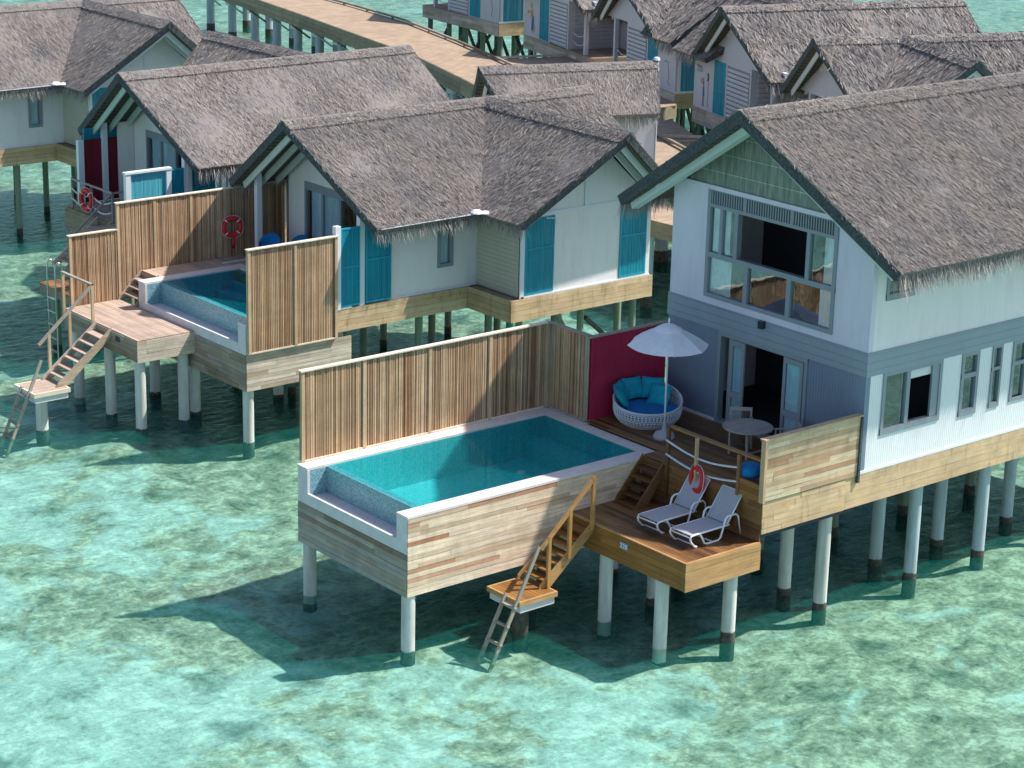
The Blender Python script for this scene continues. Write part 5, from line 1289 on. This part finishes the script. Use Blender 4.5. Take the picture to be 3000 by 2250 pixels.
def far_villa(label, corner, ang, s, dens, number=None, mural=None, roof=True, porch=True):
    """local frame: x = s*a along the front, y = depth into the building, origin at the front corner next to the shuttered side wall"""
    root = thing('far_thatched_villa', label, 'villa', (corner[0], corner[1], 0), ang, 'far thatched villas across the boardwalk')
    F = 3.6
    def bx(mb, a0, b0, z0, a1, b1, z1, r=None): return mb.box(s * a0, b0, z0, s * a1, b1, z1, r)
    fr = MB(); bx(fr, .03, .03, 2.95, 8.6, 10, F - .02, .5); fr.build('floor_core', 'jetty_fascia', root)
    f = MB(); p, q = sorted((0, s * 8.6)); boards(f, (p, 0), (q, 0), 2.88, F - .01, .175, .026, (2, 4)); f.build('floor_fascia', 'clad_grey', root)
    f = MB(); boards(f, (0, 0), (0, 10), 2.88, F - .01, .175, .026, (2, 4), out=(-s, 0)); f.build('floor_fascia', 'pine_y', root)
    w = MB(); U = lambda a, b: sorted((s * a, s * b))
    u0, u1 = U(0, 3.35); holed(w, 'y', 0.0, .14, u0, u1, F, 6.15, [(*(lambda t: (t[0], F + .05, t[1], 6.0))(U(2.05, 3.2)),)])
    bx(w, 5.55, 0, F, 5.68, .14, 6.15, .5); bx(w, 3.35, .10, F, 5.55, .14, 6.15, .5); bx(w, 3.35, .0, 5.95, 5.55, .1, 6.15, .5)
    bx(w, 0, .14, F, .14, 9.8, 6.15, .5); bx(w, 5.55, .14, F, 5.69, 3.0, 6.2, .5); bx(w, 5.55, 3.0, F, 8.5, 3.14, 6.2, .5); bx(w, 8.4, 3.0, F, 8.54, 9.8, 6.2, .5); bx(w, 0.14, 9.7, F, 8.4, 9.8, 6.2, .5)
    w.plate([(s * .9, 0, 6.15), (s * 8.4, 0, 6.15), (s * 4.8, 0, 8.45)], (0, .14, 0), .5)
    w.plate([(0, 0.2, 6.15), (0, 5.6, 6.15), (0, 2.7, 8.3)], (s * .14, 0, 0), .5)
    w.build('wall', 'lilac', root)
    sb = MB(); slats_h(sb, 3.42, 5.5, F + .12, 5.9, s); sb.build('louvred_screen', 'lilac', root); sb = MB(); bx(sb, 3.40, .06, F + .05, 5.52, .095, 5.95, .5); sb.build('screen_backing', 'sling', root)
    sb = MB(); z = F + .1
    while z < 6.0: sb.box(s * 5.70, .3, z, s * 5.74, 2.9, z + .14); z += .21
    sb.build('louvred_screen', 'lilac', root)
    if porch:
        p = MB(); bx(p, 7.35, .1, F - .1, 7.55, .3, 6.5); p.build('porch_post', 'lilac', root)
        p = MB(); bx(p, 5.6, .12, 6.2, 8.5, .28, 6.42); p.build('porch_beam', 'trim', root)
        d = MB(); bx(d, 6.9, 2.95, F, 7.6, 3.0, 5.8); d.build('door', 'frame_grey', root)
        pf = MB(); u0, u1 = U(5.7, 8.55); decking(pf, u0, .03, u1, 3.0, F, .14, 'x'); pf.build('porch_decking', 'jetty_deck', root)
        for z in (4.6, 4.15):
            r = MB(); r.tube([(s * (5.72 + 1.6 * k / 8), .2, z - .2 * math.sin(math.pi * k / 8)) for k in range(9)], .025, 6); r.build('rope', 'rope', root, True)
    u0, u1 = U(2.05, 3.2); shutter(root, 'y', 0.0, u0, u1, F + .05, 6.0, -1, 'teal', (.45,), .05, 'shutter', irr=True)
    shutter(root, 'x', 0.0, *((.28, 1.55) if s < 0 else (1.4, 2.9)), F + .12, 6.0, -s, 'teal', (), .05, 'shutter')
    tr = MB(); tr.box(-s * .035, .0, F, -s * .0, 9.5, F + .1); tr.box(-s * .03, 1.58, F + .1, 0, 1.75, 6.1); tr.box(-s * .03, .08, F + .1, 0, .25, 6.1); tr.build('trim', 'white_groove', root)
    if number: text_mesh(number, .42, 'ink', root, (s * .55 if s > 0 else s * .8, -.012, 5.25), (R(90), 0, 0), 'house_number')
    if mural == 'diver':
        m = MB()
        for (u, z, ru, rz_) in ((.95, 5.28, .10, .16),): m.plate([(u + ru * math.cos(k * .7), -.004, z + rz_ * math.sin(k * .7)) for k in range(9)], (0, -.006, 0))
        m.plate([(.80, -.004, 4.95), (1.10, -.004, 5.12), (1.18, -.004, 4.85), (1.02, -.004, 4.55), (.90, -.004, 4.62)], (0, -.006, 0)); m.plate([(.82, -.004, 4.95), (.45, -.004, 4.75), (.42, -.004, 4.88), (.62, -.004, 5.02)], (0, -.006, 0))
        m.plate([(1.25, -.004, 4.35), (1.38, -.004, 4.32), (1.42, -.004, 3.98), (1.28, -.004, 3.82), (1.20, -.004, 4.1)], (0, -.007, 0))
        m.build('wall_painting', 'paint_orange', root)
        m = MB(); m.plate([(1.20, -.004, 4.78), (1.30, -.004, 4.72), (1.28, -.004, 4.2), (1.10, -.004, 3.85), (.96, -.004, 4.05), (1.02, -.004, 4.5)], (0, -.009, 0)); m.build('wall_painting', 'paint_blue', root)
    if mural == 'surfer':
        m = MB(); m.plate([(.95, -.004, 4.98), (1.03, -.004, 5.06), (1.08, -.004, 4.6), (1.0, -.004, 4.55)], (0, -.006, 0)); m.plate([(.94, -.004, 3.75), (1.10, -.004, 3.75), (1.08, -.004, 4.3), (.98, -.004, 4.3)], (0, -.006, 0))
        m.tube([(.80, -.01, 5.0), (.84, -.01, 4.8), (.98, -.01, 4.75)], .02, 5); m.tube([(1.45, -.01, 5.3), (1.5, -.01, 5.1), (1.45, -.01, 4.95)], .05, 5); m.build('wall_painting', 'paint_brown', root)
        m = MB(); m.plate([(.95, -.004, 4.60), (1.10, -.004, 4.60), (1.12, -.004, 4.2), (.96, -.004, 4.15)], (0, -.010, 0)); m.build('wall_painting', 'paint_blue', root)
        m = MB(); m.tube([(1.55, -.01, 4.9), (1.48, -.01, 4.6), (1.52, -.01, 4.3), (1.45, -.01, 4.0), (1.55, -.01, 3.8)], .012, 5); m.build('wall_painting', 'ink', root)
    if mural == 'swirl':
        m = MB(); m.tube([(s * .6, -.01, 5.0), (s * .9, -.01, 4.95), (s * .8, -.01, 4.6), (s * .7, -.01, 4.3), (s * .85, -.01, 4.0), (s * .6, -.01, 3.9)], .014, 5); m.tube([(s * 1.3, -.01, 4.9), (s * 1.1, -.01, 5.0), (s * 1.0, -.01, 4.9)], .014, 5); m.build('wall_painting', 'ink', root)
    if roof:
        roof_gable(root, (s * 4.8, -1.15, 8.72), (s * 4.8, 10.6, 8.72), (s * .95, -.6, 6.1), (s * .95, 10.6, 6.1), (s * 8.65, -.6, 6.1), (s * 8.65, 10.6, 6.1), dens, rafters=1, barge='trim', fdens=110, fln=.5, bw=.04, blen=.4, fr=[(0, .55, 1), (1, 0, 1)])
        roof_gable(root, (-s * 1.15, 2.7, 8.66), (s * 4.8, 2.7, 8.72), (-s * .75, -.72, 6.1), (s * 2.4, -.72, 6.1), (-s * .75, 6.1, 6.1), (s * 2.4, 6.1, 6.1), dens, rafters=1, barge='trim', fdens=110, fln=.5, bw=.04, blen=.4, fr=[(0, 0, .6), (1, 0, 1)])
    for a in (.3, 2.2, 4.1, 6.0, 8.2):
        for b in (.3, 2.4, 5.0): pile(root, s * a, b, 2.95, .15, 'pile_green', .3)
    br = MB()
    for a in (.3, 2.2, 4.1, 6.0): br.bar((s * a, .3, 2.7), (s * (a + 1.7), .3, .6), .14, .14); br.bar((s * (a + 1.8), 2.4, 2.7), (s * (a + .1), 2.4, .6), .14, .14)
    for a in (.3, 4.1): br.bar((s * a, .35, .6), (s * a, 2.3, 2.7), .14, .14)
    br.build('brace', 'pile_green', root)
    return root
far_villa('far villa with a teal shutter on its sunlit side, cut off by the top edge left of the painted diver', (49.9, 59.0), R(-86 + 0) + R(0), -1, 150, None, 'swirl') if False else None
def face_ang(nx, ny):
    """rotation that puts local +x along the front (to the right as seen) for a left-pointing wall direction n"""
    return math.atan2(-ny, -nx)
far_villa('far villa left of the painted diver, cut off by the top edge', (49.9, 59.0), face_ang(.126, .992), -1, 150, None, 'swirl')
far_villa('far villa with an orange and blue diver painted on its wall', (48.6, 55.2), face_ang(.27, .963), 1, 150, None, 'diver')
far_villa('far villa with a swirl drawn on its wall, left of the one numbered 225', (42.7, 36.9), face_ang(.31, .951), -1, 200, None, 'swirl')
far_villa('far villa numbered 225 with a tall teal shutter and louvred wall', (41.3, 34.2), face_ang(.32, .947), 1, 260, '225', 'surfer')
far_villa('far villa at the upper right, its roof just behind the two-storey villa ridge', (34.7, 16.6), face_ang(.36, .933), -1, 300, None, None)

# ------------------------------------------------------------------ light, sky, camera
sun_dir = Vector((.67, -.335, 1.0)).normalized()          # towards the sun
sl = bpy.data.lights.new('sun', 'SUN'); sl.energy = 4.6; sl.angle = R(1.0); sl.color = (1.0, .955, .88)
so = bpy.data.objects.new('sun', sl); COL.objects.link(so); so.rotation_euler = (-sun_dir).to_track_quat('-Z', 'Y').to_euler(); so.location = (60, -30, 80)
wd = bpy.data.worlds.new('World'); S.world = wd; wd.use_nodes = True
wn = wd.node_tree.nodes; wl_ = wd.node_tree.links
sk = wn.new('ShaderNodeTexSky'); sk.sky_type = 'NISHITA'; sk.sun_disc = False
sk.sun_elevation = math.asin(sun_dir.z); sk.sun_rotation = math.atan2(sun_dir.x, sun_dir.y)
sk.air_density = 1.0; sk.dust_density = 1.2; sk.ozone_density = 1.0
wn['Background'].inputs['Strength'].default_value = .115
wl_.new(sk.outputs[0], wn['Background'].inputs['Color'])
S.view_settings.view_transform = 'Standard'; S.view_settings.look = 'None'; S.view_settings.exposure = 0.6; S.view_settings.gamma = 1.0

f_, yaw, pitch, roll = 6481.32, R(50.57083795), R(17.27316942), R(1.38056315)
fwd = Vector((math.cos(yaw) * math.cos(pitch), math.sin(yaw) * math.cos(pitch), -math.sin(pitch)))
rt = Vector((math.sin(yaw), -math.cos(yaw), 0)); up = rt.cross(fwd)
r2 = rt * math.cos(roll) + up * math.sin(roll); u2 = -rt * math.sin(roll) + up * math.cos(roll)
cam = bpy.data.cameras.new('camera'); co = bpy.data.objects.new('camera', cam); COL.objects.link(co)
mw = Matrix((( r2.x, u2.x, -fwd.x, -27.98), (r2.y, u2.y, -fwd.y, -37.63), (r2.z, u2.z, -fwd.z, 21.12), (0, 0, 0, 1)))
co.matrix_world = mw
cam.sensor_width = 36; cam.sensor_fit = 'HORIZONTAL'; cam.lens = 36 * f_ / 3000; cam.clip_start = .5; cam.clip_end = 2000
S.camera = co
S.cycles.transparent_max_bounces = 16; S.cycles.max_bounces = 8
S.cycles.use_adaptive_sampling = True
